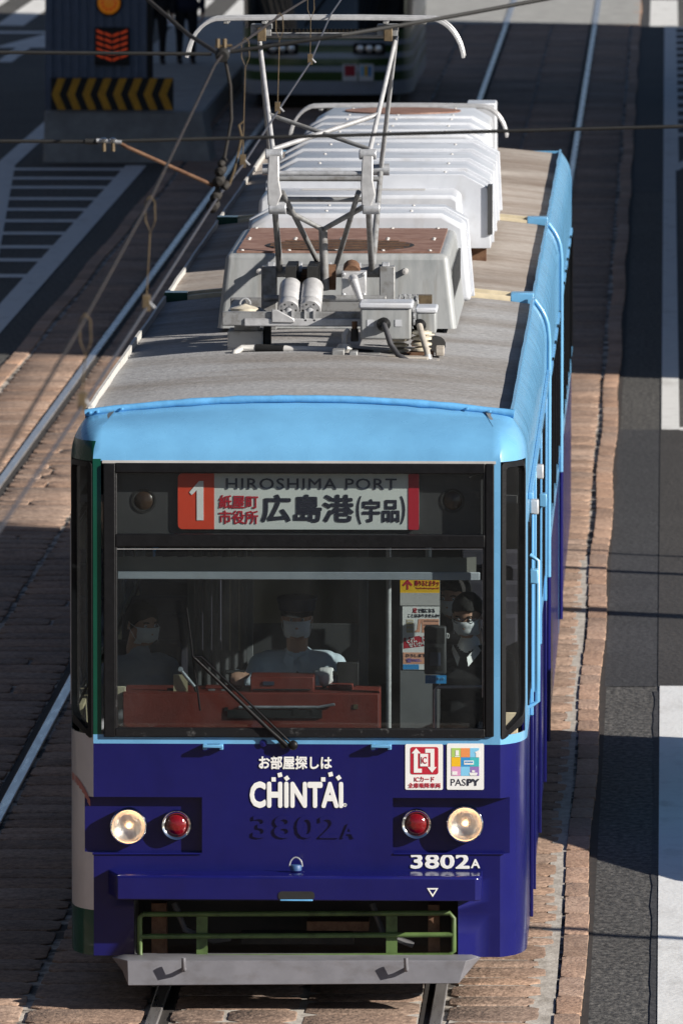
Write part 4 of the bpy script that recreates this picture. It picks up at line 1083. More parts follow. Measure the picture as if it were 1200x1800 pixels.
# ---- pantographs
def pantograph(y0, z_bow, raised, label):
    """y0: middle of the base, z_bow: height of the collector head"""
    root = MB()
    zs = RZ+.46                                        # main shaft height
    xl, xr = -.28, .255; xm = (xl+xr)/2
    root.tube([(xl-.07, y0+.25, zs), (xr+.10, y0+.25, zs)], .038, 'steel_dull', 14)
    root.tube([(xl-.07, y0-.35, zs-.12), (xr+.10, y0-.35, zs-.12)], .02, 'steel_dull', 10)
    for x in (xl-.05, -.17, .0, .17, xr+.08): root.tube([(x-.022, y0+.25, zs), (x+.022, y0+.25, zs)], .052, 'steel', 14)
    for x in (xl-.06, xr+.09):
        root.box(x-.045, x+.045, y0+.18, y0+.30, RZ+.12, zs+.03, 'steel_dull')
    for y in (y0-.62, y0+.55): root.box(-.58, .52, y, y+.07, RZ+.20, RZ+.28, 'steel_dull')
    for x in (-.52, .46): root.box(x-.035, x+.035, y0-.56, y0+.55, RZ+.205, RZ+.275, 'steel_dull')
    base = root.build('pantograph', tram, bevel=.006, smooth=40); base['label'] = label
    k_in, k_up = ((y0-.78, 4.16), (y0+1.05, 4.16)) if raised else ((y0-1.25, zs-.22), (y0+1.35, zs-.06))
    yb = y0+.12
    lo = MB()
    for (ky, kz), sgn in ((k_in, -1), (k_up, 1)):
        ys = y0+.25 if sgn < 0 else y0+.32
        if sgn < 0:
            for x in (xl, xr): lo.tube([(x, ys, zs), (x+.005, ky, kz-.06)], [.019, .017], 'steel_dull', 10)
            # Y-shaped bracing
            yy = lambda t: ys+(ky-ys)*t; zz = lambda t: zs+(kz-zs)*t
            lo.tube([(xl-.02, yy(.86), zz(.86)), (xr-.02, yy(.86), zz(.86))], .015, 'steel_dull', 8)
            lo.tube([(xl, yy(.80), zz(.80)), (xm, yy(.50), zz(.50)), (xr, yy(.80), zz(.80))], .017, 'steel_dull', 8)
            lo.tube([(xm, yy(.50), zz(.50)), (xm+.01, y0-.2, zs-.08)], .025, 'steel_dull', 10)
            lo.tube([(xl+.05, ky+.05, kz-.03), (xm-.02, ys, zs+.0)], .016, 'steel_dull', 8)
            lo.tube([(xr-.05, ky+.05, kz-.03), (xm+.05, ys, zs+.0)], .016, 'steel_dull', 8)
        else:
            for x in (xl-.08, xr+.03): lo.tube([(x+.08 if x < 0 else x-.03, ys, zs), (x, ky, kz)], [.020, .016], 'steel_dull', 10)
            lo.tube([(xl-.06, ky-.1, kz-.05), (xr+.02, ky-.1, kz-.05)], .015, 'steel_dull', 8)
    lo.build('lower_frame', base, smooth=50)
    kn = MB()
    for x in (xl+.005, xr+.005):
        kn = MB(); ky, kz = k_in
        kn.prism([(x-.034, kz-.10), (x+.012, kz-.12), (x+.045, kz-.04), (x+.03, kz+.04), (x+.03, kz+.19), (x-.03, kz+.19), (x-.04, kz+.02)], ky-.028, ky+.028, 'alu')
        kn.lathe([(-.05, .02), (-.05, .033), (.05, .033), (.05, .02)], (x+.02, ky, kz-.12), (1, 0, 0), 'steel', 14)
        kn.lathe([(-.05, .02), (-.05, .03), (.05, .03), (.05, .02)], (x+.0, ky, kz+.19), (1, 0, 0), 'steel', 14)
        kn.build('knuckle', base, bevel=.006, smooth=40)
    for x in (xl-.08, xr+.03): kn = MB(); kn.lathe([(-.05, .01), (-.05, .035), (.05, .035), (.05, .01)], (x, k_up[0], k_up[1]), (1, 0, 0), 'steel', 14); kn.build('hinge', base, smooth=40)
    kn = MB(); kn.tube([(xl, k_in[0], k_in[1]+.08), (xr, k_in[0], k_in[1]+.08)], .015, 'steel', 10)
    kn.build('cross_tube', base, smooth=40)
    up = MB(); zt = z_bow-.10
    for (ky, kz), xa, xb in ((k_in, xl+.005, xr+.005), (k_up, xl-.08, xr+.03)):
        z1 = kz+(.16 if ky < y0 else .0)
        up.tube([(xa, ky, z1), (-.395, yb, zt)], [.0145, .0125], 'alu', 10); up.tube([(xb, ky, z1), (.40, yb, zt)], [.0145, .0125], 'alu', 10)
    (ky, kz) = k_in; q = lambda t, s: (((xl+.005)*(1-t)+(-.395)*t) if s < 0 else ((xr+.005)*(1-t)+.40*t), ky+(yb-ky)*t, kz+.16+(zt-kz-.16)*t)
    if raised:
        up.tube([q(.08, 1), q(.36, -1)], .013, 'steel_dull', 8); up.tube([q(.08, -1), q(.36, 1)], .015, 'alu', 8)
    up.tube([(-.395, yb, zt), (.40, yb, zt)], .017, 'steel_dull', 10)
    up.build('upper_frame', base, smooth=50)
    bo = MB()
    for dy in (-.13, .13):
        pts = []
        for k in range(9): a = R(8+72*(1-k/8)); pts.append((-.60-.20*math.sin(a)-.012, yb+dy, z_bow-.26*(1-math.cos(a))*1.05))
        pts += [(-.56, yb+dy, z_bow), (-.2, yb+dy, z_bow+.004), (.2, yb+dy, z_bow+.004), (.54, yb+dy, z_bow)]
        for k in range(9): a = R(8+72*(k/8)); pts.append((.58+.20*math.sin(a)+.012, yb+dy, z_bow-.26*(1-math.cos(a))*1.05))
        # flat-section horn
        vs = []; fs = []
        for i, p in enumerate(pts):
            hw = .024; t = .011; pa = pts[max(i-1, 0)]; pb = pts[min(i+1, len(pts)-1)]
            d = Vector((pb[0]-pa[0], 0, pb[2]-pa[2])).normalized(); nn = Vector((-d.z, 0, d.x))
            P = Vector(p)
            for sy, sn in ((-1, -1), (1, -1), (1, 1), (-1, 1)): vs.append(P+Vector((0, sy*hw, 0))+nn*t*sn)
        for i in range(len(pts)-1):
            for k in range(4): fs.append((i*4+k, i*4+(k+1) % 4, i*4+4+(k+1) % 4, i*4+4+k))
        fs += [(3, 2, 1, 0), tuple(range(len(vs)-4, len(vs)))]
        bo.raw(vs, fs, 'alu')
    for x in (-.58, -.36, .34, .56): bo.box(x-.015, x+.015, yb-.15, yb+.15, z_bow-.03, z_bow-.012, 'steel_dull')
    bo.build('collector_head', base, bevel=.004, smooth=40)
    su = MB()
    for x in (-.38, .35):
        su.box(x-.06, x+.06, yb-.10, yb+.10, z_bow-.10, z_bow-.035, 'steel_dull'); su.box(x-.02, x+.03, yb-.12, yb-.09, z_bow-.13, z_bow-.05, 'brass')
    su.tube([(-.34, yb-.05, z_bow-.07), (.30, yb-.05, z_bow-.07)], .010, 'black', 8)
    for k in range(26): su.lathe([(0, .012), (.008, .012)], (-.30+k*.023, yb-.05, z_bow-.07), (1, 0, 0), 'brass', 8)
    su.build('suspension', base, bevel=.004)
    return base
ZB1 = fz(31, 5.15)
pan = pantograph(4.98, ZB1, True, 'raised pantograph on the front section')
pan2 = pantograph(21.7, fz(186, 21.8), False, 'folded pantograph on the rear section')

# ---- machinery at the foot of the front pantograph
yq = 4.55
def wbox(mb, px0, px1, py0, py1, y, dep, m): x0, x1, z0, z1 = pbox(px0, px1, py0, py1, y); mb.box(x0, x1, y, y+dep, z0, z1, m)
for px in (512, 550):
    c = MB(); top = at(px-1, 505, yq+.12); bot = at(px-5, 545, yq-.14)
    ax = (top-bot).normalized(); L = (top-bot).length
    c.lathe([(0, .02), (0, .058), (.012, .064), (.05, .064), (.055, .060), (.075, .060), (.08, .064), (L, .064), (L+.01, .055), (L+.012, .0)], bot, ax, 'alu', 24)
    for k in range(6):
        a = k*1.047; e1 = ax.cross(Vector((1, 0, 0))).normalized(); e2 = Vector((1, 0, 0)); c.lathe([(-.004, .006), (-.004, 0)], bot+(e1*math.sin(a)+e2*math.cos(a))*.042, ax, 'black', 8)
    c.tube([bot+Vector((0, -.03, -.03)), bot+Vector((0, .01, .0))], .022, 'steel', 10)
    for s in (-.025, .025): c.box(bot.x+s-.006, bot.x+s+.006, bot.y-.06, bot.y, bot.z-.06, bot.z+.0, 'alu')
    c.box(top.x-.03, top.x+.03, top.y-.01, top.y+.5, top.z+.0, top.z+.12, 'black')
    c.build('spring_cylinder', pan, smooth=40)
c = MB(); c.box(fx(432, yq), fx(640, yq), yq-.20, yq-.14, fz(574, yq-.2), fz(560, yq-.2), 'alu'); c.box(fx(450, yq), fx(640, yq), yq-.14, yq+.2, fz(562, yq), fz(556, yq), 'steel')
c.prism([(fx(480, yq), fz(563, yq)), (fx(520, yq), fz(563, yq)), (fx(520, yq), fz(556, yq)), (fx(490, yq), fz(540, yq)), (fx(480, yq), fz(540, yq))], yq-.21, yq-.19, 'alu')
c.tube([at(480, 560, yq), at(455, 545, yq), at(420, 545, yq)], .02, 'steel_dull', 8)
c.build('base_channel', pan, bevel=.006)
c = MB(); wbox(c, 600, 643, 478, 522, yq+.1, .16, 'alu')
for px in (604, 639):
    for py in (482, 518): q = at(px, py, yq+.1); c.lathe([(0, .012), (.014, .012), (.015, 0)], q, (0, -1, 0), 'steel', 8)
c.tube([at(620, 490, yq+.08), at(622, 495, yq+.0), at(634, 528, yq-.05)], [.03, .026, .016], 'alu', 10)
c.tube([at(618, 470, yq+.3), at(618, 480, yq+.2)], .05, 'rust', 12)
c.build('gear_box', pan, bevel=.006, smooth=40)
c = MB(); c.tube([at(566, 487, yq+.3), at(590, 487, yq+.3)], .075, 'rust', 16); c.tube([at(520, 489, yq+.32), at(555, 489, yq+.32)], .04, 'black', 12)
for k in range(4): c.lathe([(0, .045-.006*k), (.012, .045-.006*k), (.016, .02)], at(539, 494, yq+.25)+Vector((0, 0, .018*k)), (0, 0, 1), 'rust', 14)
c.build('counter_spring', pan, smooth=40)
ye = 4.05
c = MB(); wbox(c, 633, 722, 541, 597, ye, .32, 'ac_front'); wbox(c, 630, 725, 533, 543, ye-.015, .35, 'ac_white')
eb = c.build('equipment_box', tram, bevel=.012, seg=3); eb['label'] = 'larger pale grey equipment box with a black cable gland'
c = MB(); wbox(c, 645, 657, 562, 574, ye-.003, .003, 'ac_white'); wbox(c, 694, 706, 562, 574, ye-.003, .003, 'ac_white'); c.build('plate', eb)
c = MB()
for px in (726,):
    for py in (545, 555, 566): c.tube([at(px, py, ye+.1), at(px+3, py, ye+.1)], .02, 'steel', 8)
c.build('latch', eb)
c = MB(); q = at(674, 570, ye); c.lathe([(0, .04), (.025, .038), (.05, .022), (.06, .018)], q, (0, -1, 0), 'rubber', 20)
c.build('cable_gland', eb, smooth=50)
c = MB(); c.tube([at(674, 570, ye-.05), at(680, 585, ye-.10), at(686, 605, ye-.12), at(700, 625, ye-.16), at(722, 638, ye-.2), at(744, 641, ye-.18), at(752, 634, ye-.1)], .0165, 'cable', 10); c.build('power_cable', eb, smooth=60)
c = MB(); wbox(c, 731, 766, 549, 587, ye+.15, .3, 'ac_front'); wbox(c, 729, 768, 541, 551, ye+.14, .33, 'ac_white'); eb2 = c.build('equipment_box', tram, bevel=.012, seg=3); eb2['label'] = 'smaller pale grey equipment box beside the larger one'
c = MB(); q = at(737, 572, ye+.15); c.lathe([(0, .038), (.02, .036), (.04, .022), (.05, .018)], q, (0, -1, 0), 'rubber', 18); c.build('cable_gland', eb2, smooth=50)
c = MB(); c.tube([at(737, 572, ye+.1), at(743, 595, ye+.0), at(750, 618, ye-.05), at(753, 632, ye-.08)], .018, 'wood', 10); c.tube([at(750, 625, ye-.08), at(754, 645, ye-.1)], .028, 'steel_dull', 12); c.build('power_cable', eb2, smooth=60)
def insul(px, py, y, n=4, r=.06):
    c = MB(); q = at(px, py, y)
    for k in range(n): c.lathe([(0, r*.6), (.006, r), (.018, r), (.026, r*.6)], q+Vector((0, 0, .032*k)), (0, 0, 1), 'insulator', 20)
    c.box(q.x-.07, q.x+.07, q.y-.07, q.y+.07, q.z-.025, q.z+.0, 'rust')
    o = c.build('insulator', pan, smooth=40); return o
insul(740, 618, ye+.1); insul(700, 620, ye+.2); insul(745, 600, ye+.6)
c = MB(); q = at(431, 552, yq)
c.lathe([(-.04, .055), (-.02, .06), (-.015, .105), (-.005, .11), (.0, .07), (.004, .085), (.035, .085), (.04, .07), (.05, .03), (.06, 0)], q, (0, 0, 1), 'insulator', 24)
c.tube([q+Vector((.03*math.cos(a), 0, .055+.035*math.sin(a))) for a in [math.pi*k/10 for k in range(11)]], .006, 'steel', 6)
c.build('insulator', pan, smooth=40)
c = MB(); wbox(c, 400, 462, 582, 612, yq-.05, .3, 'dirty_white'); wbox(c, 412, 455, 566, 583, yq-.03, .25, 'steel_dull'); wbox(c, 463, 476, 568, 625, yq+.0, .1, 'black'); wbox(c, 400, 462, 611, 634, yq-.05, .3, 'dirty_white'); c.build('pedestal', pan, bevel=.008)
c = MB()
for px0, px1, py0, py1, dy, m_ in ((662, 752, 628, 640, -.18, 'wood'), (643, 715, 633, 645, -.22, 'wood'), (745, 772, 634, 650, -.2, 'wood'), (765, 780, 610, 626, .0, 'wood'), (588, 668, 622, 632, 0, 'steel_dull'), (583, 605, 615, 638, -.12, 'steel_dull'), (613, 628, 618, 640, -.12, 'steel_dull')):
    x0, x1, z0, z1 = pbox(px0, px1, py0, py1, ye+dy); c.box(x0, x1, ye+dy, ye+dy+.14, z0-.0, z1, m_)
c.build('mounting_board', pan, bevel=.006)
c = MB(); c.tube([at(410, 640, ye+.15), at(413, 620, ye+.2), at(425, 612, ye+.25), at(450, 612, ye+.25)], .02, 'dirty_white', 10); c.tube([at(450, 612, ye+.25), at(500, 614, ye+.2)], .024, 'black', 10)
c.tube([at(497, 613, ye+.2), at(600, 616, ye+.2)], .02, 'ac_trim', 10); c.tube([at(600, 616, ye+.2), at(655, 622, ye+.15)], .022, 'black', 10)
c.build('conduit', pan, smooth=50); c = MB()
c.tube([at(605, 625, ye+.1), at(605, 588, ye+.1), at(612, 580, ye+.12)], .016, 'ac_trim', 10); c.lathe([(0, .02), (.03, .05), (.06, .03)], at(605, 622, ye+.08), (0, 0, 1), 'dirty_white', 14)
c.build('vent_pipe', pan, smooth=50); c = MB()
c.tube([at(623, 565, ye+.1), at(623, 580, ye+.1)], .016, 'rust', 8); c.tube([at(623, 578, ye+.1), at(623, 600, ye+.1)], .022, 'black', 8)
c.build('lightning_arrester', pan, smooth=50); c = MB()
c.tube([at(765, 605, ye+.3), at(768, 606, ye+.25)], .05, 'black', 14)
c.build('horn', pan, smooth=50)
c = MB()
for k in range(5): c.tube([at(700+k*9, 528, ye+.7), at(703+k*9, 518, ye+.7), at(709+k*9, 518, ye+.7), at(712+k*9, 530, ye+.7)], .006, 'steel', 6)
c.box(fx(735, ye+.6), fx(758, ye+.6), ye+.6, ye+.7, fz(534, ye+.6), fz(519, ye+.6), 'brass'); c.build('wire_loops', pan)

# ================================================================== PEOPLE
def capsule_mesh(bm, a, b, ra, rb, n=14):
    a = Vector(a); b = Vector(b)
    for p, r in ((a, ra), (b, rb)): bmesh.ops.create_uvsphere(bm, u_segments=n, v_segments=n//2, radius=r, matrix=Matrix.Translation(p))
    d = b-a
    if d.length > 1e-4:
        q = d.to_track_quat('Z', 'Y').to_matrix().to_4x4()
        bmesh.ops.create_cone(bm, cap_ends=True, segments=n, radius1=ra, radius2=rb, depth=d.length, matrix=Matrix.Translation((a+b)/2) @ q)
def fuse(name, caps, parent, voxel=.008, smooth=3):
    bm = bmesh.new()
    for a, b, ra, rb, m in caps: capsule_mesh(bm, a, b, ra, rb)
    me = bpy.data.meshes.new('tmp'); bm.to_mesh(me); bm.free()
    t = bpy.data.objects.new('tmp', me); COL.objects.link(t)
    r = t.modifiers.new('r', 'REMESH'); r.mode = 'VOXEL'; r.voxel_size = voxel
    s = t.modifiers.new('s', 'SMOOTH'); s.factor = .5; s.iterations = smooth
    bpy.context.view_layer.update()
    out = bpy.data.meshes.new_from_object(t.evaluated_get(bpy.context.evaluated_depsgraph_get()))
    bpy.data.objects.remove(t)
    nf = len(out.polygons); c = np.zeros(nf*3); out.polygons.foreach_get('center', c); c = c.reshape(-1, 3)
    best = np.full(nf, 1e9); idx = np.zeros(nf, dtype=np.int32); mats = []
    for a, b, ra, rb, m in caps:
        if m not in mats: mats.append(m)
        A = np.array(a, float); B = np.array(b, float); d = B-A; L = max(1e-9, d@d)
        tt = np.clip(((c-A)@d)/L, 0, 1); dist = np.linalg.norm(c-(A+tt[:, None]*d), axis=1)-(ra+(rb-ra)*tt)
        k = dist < best; best[k] = dist[k]; idx[k] = mats.index(m)
    out.materials.clear()
    for m in mats: out.materials.append(M[m])
    out.polygons.foreach_set('material_index', idx); out.polygons.foreach_set('use_smooth', [True]*nf)
    off = parent.location
    out.transform(Matrix.Translation(-off))
    o = bpy.data.objects.new(name, out); COL.objects.link(o); o.parent = parent
    return o
def hand_caps(wrist, d, up, side, m, curl=.8, s=1.0):
    """palm, four fingers and a thumb; d: pointing direction, up: back of the hand, side: +1 thumb to d x up"""
    w_ = Vector(wrist); d = Vector(d).normalized(); up = Vector(up); up = (up-d*up.dot(d)).normalized(); r = d.cross(up)*side
    c = []
    for k in (-1.5, -.5, .5, 1.5):
        a = w_+d*.012+r*k*.012; b = w_+d*(.082-.004*abs(k-.2))*s+r*k*.0195
        c.append((a, b, .017, .0125, m))
        ln = (.040, .046, .043, .034)[int(k+1.5)]
        p = b; ang = .3
        for f in (1.0, .75, .6):
            ang += curl*.75; q = p+(d*math.cos(ang)-up*math.sin(ang))*ln*f; c.append((p, q, .0105, .0092, m)); p = q
    a = w_+d*.03-r*.028; b = a-r*.030+d*.030-up*.012; c2 = b+d*.034-up*.016+r*.008
    c += [(a, b, .015, .012, m), (b, c2, .0118, .0095, m)]
    return c
def head_parts(c, face, up, mskin):
    f = Vector(face).normalized(); u = (Vector(up)-f*Vector(up).dot(f)).normalized(); r = f.cross(u)
    P = lambda a, b, d: Vector(c)+r*a+f*b+u*d
    caps = [(P(0, -.022, .035), P(0, .015, .035), .078, .072, mskin), (P(0, .035, -.035), P(0, .028, .02), .050, .062, mskin), (P(-.02, .055, -.075), P(.02, .055, -.075), .028, .028, mskin),
            (P(-.03, .03, -.05), P(.03, .03, -.05), .045, .045, mskin), (P(0, .085, .0), P(0, .100, -.030), .009, .014, mskin), (P(-.033, .070, .028), P(.033, .070, .028), .014, .014, mskin),
            (P(-.016, .087, -.062), P(.016, .087, -.062), .007, .007, mskin)]
    for s in (-1, 1): caps += [(P(s*.074, -.005, .018), P(s*.078, -.012, -.02), .014, .011, mskin)]
    caps.append((P(0, -.01, -.04), P(0, -.03, -.15), .058, .060, mskin))
    return caps, P
def make_mask(P, parent, name='face_mask'):
    b = MB(); nu, nv = 10, 8; vs = []; fs = []
    for j in range(nv+1):
        for i in range(nu+1):
            a = -1+2*i/nu; d = j/nv
            x = a*.073*(1-.12*d*d); z = .005-.10*d
            y = .112*(1-.33*abs(a)**2.0)-.030*(d-.35)**2*3 + .004*math.sin(d*12)
            if abs(a) > .85: y -= .012
            vs.append(P(x, y, z))
    for j in range(nv):
        for i in range(nu): k = j*(nu+1)+i; fs.append((k, k+1, k+nu+2, k+nu+1))
    b.raw(vs, fs, 'mask')
    for s in (-1, 1): b.tube([P(s*.071, .075, -.005), P(s*.082, .02, .01), P(s*.083, -.015, .02)], .0016, 'mask', 5); b.tube([P(s*.068, .07, -.08), P(s*.082, .02, -.03), P(s*.083, -.018, .0)], .0016, 'mask', 5)
    return b.build(name, parent, smooth=60)
def make_hair(P, parent, long=0.0):
    b = MB(); nu, nv = 22, 12; vs = []; fs = []
    for j in range(nv+1):
        for i in range(nu):
            th = 2*math.pi*i/nu; ph = (j/nv)
            front = max(0, math.cos(th))
            lim = 1.25+ (1-front)*(.75+long)
            if abs(math.sin(th)) > .75: lim -= .15
            a = ph*lim; rr = .094+.006*noise.noise(Vector((th*2, a*3, long)))
            vs.append(P(math.sin(th)*math.sin(a)*rr*.93, -.006+math.cos(th)*math.sin(a)*rr*1.08, .035+math.cos(a)*rr*1.04))
    for j in range(nv):
        for i in range(nu): fs.append((j*nu+i, j*nu+(i+1) % nu, (j+1)*nu+(i+1) % nu, (j+1)*nu+i))
    b.raw(vs, fs, 'hair'); o = b.build('hair', parent, smooth=70); sd = o.modifiers.new('t', 'SOLIDIFY'); sd.thickness = .012; return o
def eyes(P, parent):
    for s in (-1, 1):
        b = MB(); b.lathe([(-.004, .009), (.003, .008), (.006, .004), (.0065, 0)], P(s*.031, .081, .012), P(0, 1, 0)-P(0, 0, 0), 'white', 12)
        b.lathe([(.0062, .0042), (.0072, 0)], P(s*.031, .081, .012), P(0, 1, 0)-P(0, 0, 0), 'ink', 10); b.build('eye', parent)
        b = MB(); b.tube([P(s*.018, .092, .030), P(s*.032, .090, .034), P(s*.047, .080, .030)], .0035, 'hair', 6); b.build('eyebrow', parent)

# the driver
hd_ = at(522, 1088, .98)
person = thing('person', 'driver in dark peaked cap, white mask and pale blue shirt, both hands on the controls', 'person', (hd_.x, 1.35, .80))
hc = Vector((hd_.x, .98, hd_.z))
hcaps, P = head_parts(hc, (0.02, -1, -.10), (0, 0, 1), 'skin')
sx, sz = hd_.x, hc.z-.26
shl = Vector((sx-.20, 1.06, sz)); shr = Vector((sx+.20, 1.06, sz))
hl = at(418, 1181, .52); hr = at(573, 1176, .52)
el_ = Vector((sx-.30, .90, sz-.25)); er = Vector((sx+.28, .90, sz-.25))
wl = Vector((hl.x-.005, .60, hl.z-.03)); wr = Vector((hr.x+.005, .60, hr.z-.03))
caps = hcaps+[(Vector((sx, 1.10, sz-.02)), Vector((sx, 1.15, sz-.30)), .13, .125, 'shirt'), (shl+Vector((.05, 0, 0)), shr-Vector((.05, 0, 0)), .085, .085, 'shirt'), (Vector((sx-.09, 1.10, sz-.10)), Vector((sx+.09, 1.10, sz-.10)), .12, .12, 'shirt'),
    (Vector((sx-.06, 1.17, sz-.42)), Vector((sx+.06, 1.17, sz-.42)), .13, .13, 'navy_cloth'), (Vector((sx, 1.04, sz+.07)), Vector((sx, 1.07, sz+.03)), .064, .09, 'shirt'),
    (shl, el_, .068, .056, 'shirt'), (el_, wl, .053, .038, 'shirt'), (shr, er, .068, .056, 'shirt'), (er, wr, .053, .040, 'shirt'),
    (wl, wl+Vector((0, -.02, .01)), .028, .026, 'skin'), (wr, wr+Vector((0, -.02, .01)), .03, .027, 'glove')]
for s in (-1, 1):
    hip = Vector((sx+s*.10, 1.22, sz-.46)); kn_ = Vector((sx+s*.14, .82, sz-.50)); ft = Vector((sx+s*.13, .86, .88))
    caps += [(hip, kn_, .09, .068, 'navy_cloth'), (kn_, ft, .062, .045, 'navy_cloth'), (ft+Vector((0, .03, -.03)), ft+Vector((0, -.14, -.045)), .042, .036, 'suit')]
caps += hand_caps(wl+Vector((0, -.03, .012)), (.05, -1, .25), (0, .25, 1), 1, 'skin', 1.0) + hand_caps(wr+Vector((0, -.03, .012)), (-.05, -1, .25), (0, .25, 1), -1, 'glove', 1.0)
bd = fuse('body', caps, person, .0075)
make_mask(P, person); make_hair(P, person); eyes(P, person)
c = MB()
c.lathe([(-.0, .098), (.03, .100), (.055, .112), (.068, .108), (.078, .07), (.08, 0)], P(0, -.005, .052), P(0, -.05, 1)-P(0, 0, 0), 'navy_cloth', 32)
vz = []
for k in range(13):
    a = -1.1+2.2*k/12; vz.append((P(math.sin(a)*.098, -.005+math.cos(a)*.100, .055), P(math.sin(a)*.098, -.005+math.cos(a)*.150, .035)))
for (a, b), (c_, d) in zip(vz, vz[1:]): c.poly([a, c_, d, b], 'suit')
c.build('cap', person, smooth=50)
c = MB()
for s in (-1, 1): c.prism([(sx+s*.01, sz+.05), (sx+s*.06, sz+.075), (sx+s*.075, sz+.03), (sx+s*.035, sz-.01)], .955, .965, 'shirt')
for k in range(4): c.lathe([(0, .006), (.003, .006), (.004, 0)], (sx+.002, .955+.014-.0, sz-.03-.08*k), (0, -1, 0), 'ink', 8)
c.build('collar', person)

def standing(label, hx, hy, hz, face, floor, top, low, skin='skin', group=None, arms=None, hands=('skin', 'skin'), voxel=.009, mask=True, long=0.0, glasses=False, shirt=None):
    p = thing('person', label, 'person', (hx, hy, floor), group)
    hc = Vector((hx, hy, hz)); f = Vector(face); fh = Vector((f.x, f.y, 0)).normalized(); r = fh.cross(Vector((0, 0, 1)))
    caps, P = head_parts(hc, face, (0, 0, 1), skin)
    B = lambda a, b, z: Vector((hx, hy, z))+r*a+fh*b
    H = hz-floor; k = H/1.56
    sz = hz-.25; pz = floor+.88*k
    caps += [(B(-.13, -.03, sz), B(.13, -.03, sz), .088, .088, top), (B(-.08, -.03, sz-.12), B(.08, -.03, sz-.12), .125, .125, top), (B(-.05, -.03, sz-.3), B(.05, -.03, sz-.3), .125, .125, top), (B(-.07, -.03, pz), B(.07, -.03, pz), .13, .13, top),
             (B(0, -.02, sz+.09), B(0, -.025, sz+.05), .060, .066, shirt or top)]
    for s, ar in ((-1, 0), (1, 1)):
        sh = B(s*.195, -.03, sz); e = arms[ar][0] if arms and arms[ar] else B(s*.25, -.05, sz-.29); w_ = arms[ar][1] if arms and arms[ar] else B(s*.24, .04, sz-.53)
        caps += [(sh, e, .062, .052, top), (e, w_, .05, .036, top), (w_, w_+(w_-e).normalized()*.02, .027, .026, hands[ar])]
        caps += hand_caps(w_+(w_-e).normalized()*.03, (w_-e), r*s, s, hands[ar], .5)
        hip = B(s*.09, -.03, pz-.04); kn_ = B(s*.10, -.01, floor+.47*k); an = B(s*.10, -.05, floor+.08)
        caps += [(hip, kn_, .095, .068, low), (kn_, an, .06, .043, low), (an+fh*-.02+Vector((0, 0, -.04)), an+fh*.15+Vector((0, 0, -.045)), .038, .033, 'suit')]
    fuse('body', caps, p, voxel)
    make_hair(P, p, long)
    if mask: make_mask(P, p)
    eyes(P, p)
    if glasses:
        g_ = MB()
        for s in (-1, 1):
            g_.tube([P(s*.031+.024*math.cos(a), .098, .012+.016*math.sin(a)) for a in [2*math.pi*q/16 for q in range(17)]], .0022, 'ink', 6)
            g_.tube([P(s*.055, .096, .018), P(s*.076, .07, .02), P(s*.082, -.01, .02)], .002, 'ink', 6)
        g_.tube([P(-.007, .1, .014), P(.007, .1, .014)], .002, 'ink', 6); g_.build('glasses', p)
    return p, P, B
h = at(822, 1082, 1.55)
rw = at(735, 1225, 1.2)
p, P, B = standing('passenger in black suit, white collar, glasses and white mask leaving by the front door', h.x, 1.55, h.z, (-.25, -1, -.35), .36, 'suit', 'suit', glasses=True, shirt='white', mask=True)
c = MB()
for s in (-1, 1): c.poly([B(s*.02, .095, h.z-.22), B(s*.07, .06, h.z-.155), B(s*.085, .03, h.z-.19), B(s*.03, .105, h.z-.27)], 'white')
c.build('collar', p)
h2 = at(752, 1060, 2.35)
standing('passenger in black coat partly hidden behind the man in glasses', at(800, 1040, 2.3).x, 2.3, at(800, 1050, 2.3).z, (-.5, -1, -.2), .36, 'suit', 'suit')
h = at(250, 1098, 1.75)
p, P, B = standing('passenger with pale grey shirt and white mask sitting left of the driver', h.x, 1.75, h.z, (.75, -1, -.2), .80, 'grey_cloth', 'suit', long=.45)

# ================================================================== OVERHEAD LINE
ol = thing('overhead_line', 'silver tram contact wire hung by droppers from a rusty messenger wire above', 'overhead line', (0, -14, 0))
def from_px(px, py, z):
    return gp(px, py, z)
cz = ZB1+.02
cw = [gp(20, 900, cz), gp(145, 715, cz), gp(258, 541, cz), gp(384, 345, cz), gp(427, 290, cz), gp(488, 196, cz), gp(545, 110, cz), Vector((.02, 5.1, cz)), Vector((-.05, 40, cz+.05)), Vector((0, 110, cz+.1))]
cw[0] = cw[0]+(cw[0]-cw[1])*1.2
b = MB(); b.tube(cw, .0052, 'contact', 8); b.build('contact_wire', ol)
tops = [(150, 560), (264, 352), (431, 72), (491, 28), (546, -6)]; bots = [cw[1], cw[2], cw[4], cw[5], cw[6]]
tp = []
for (px, py), q in zip(tops, bots): t = at(px, py, q.y); tp.append(t)
jn = at(391, 96, -13.0)
ms = [tp[0]+(tp[0]-tp[1])*2.4+Vector((0, 0, .08)), tp[0], tp[1], jn+Vector((-.02, -.25, -.03)), jn, tp[2], tp[3], tp[4], Vector((.05, 6, tp[4].z+.02)), Vector((.0, 40, tp[4].z+.2))]
b = MB(); b.tube(ms, .0058, 'copper', 8); b.build('messenger_wire', ol)
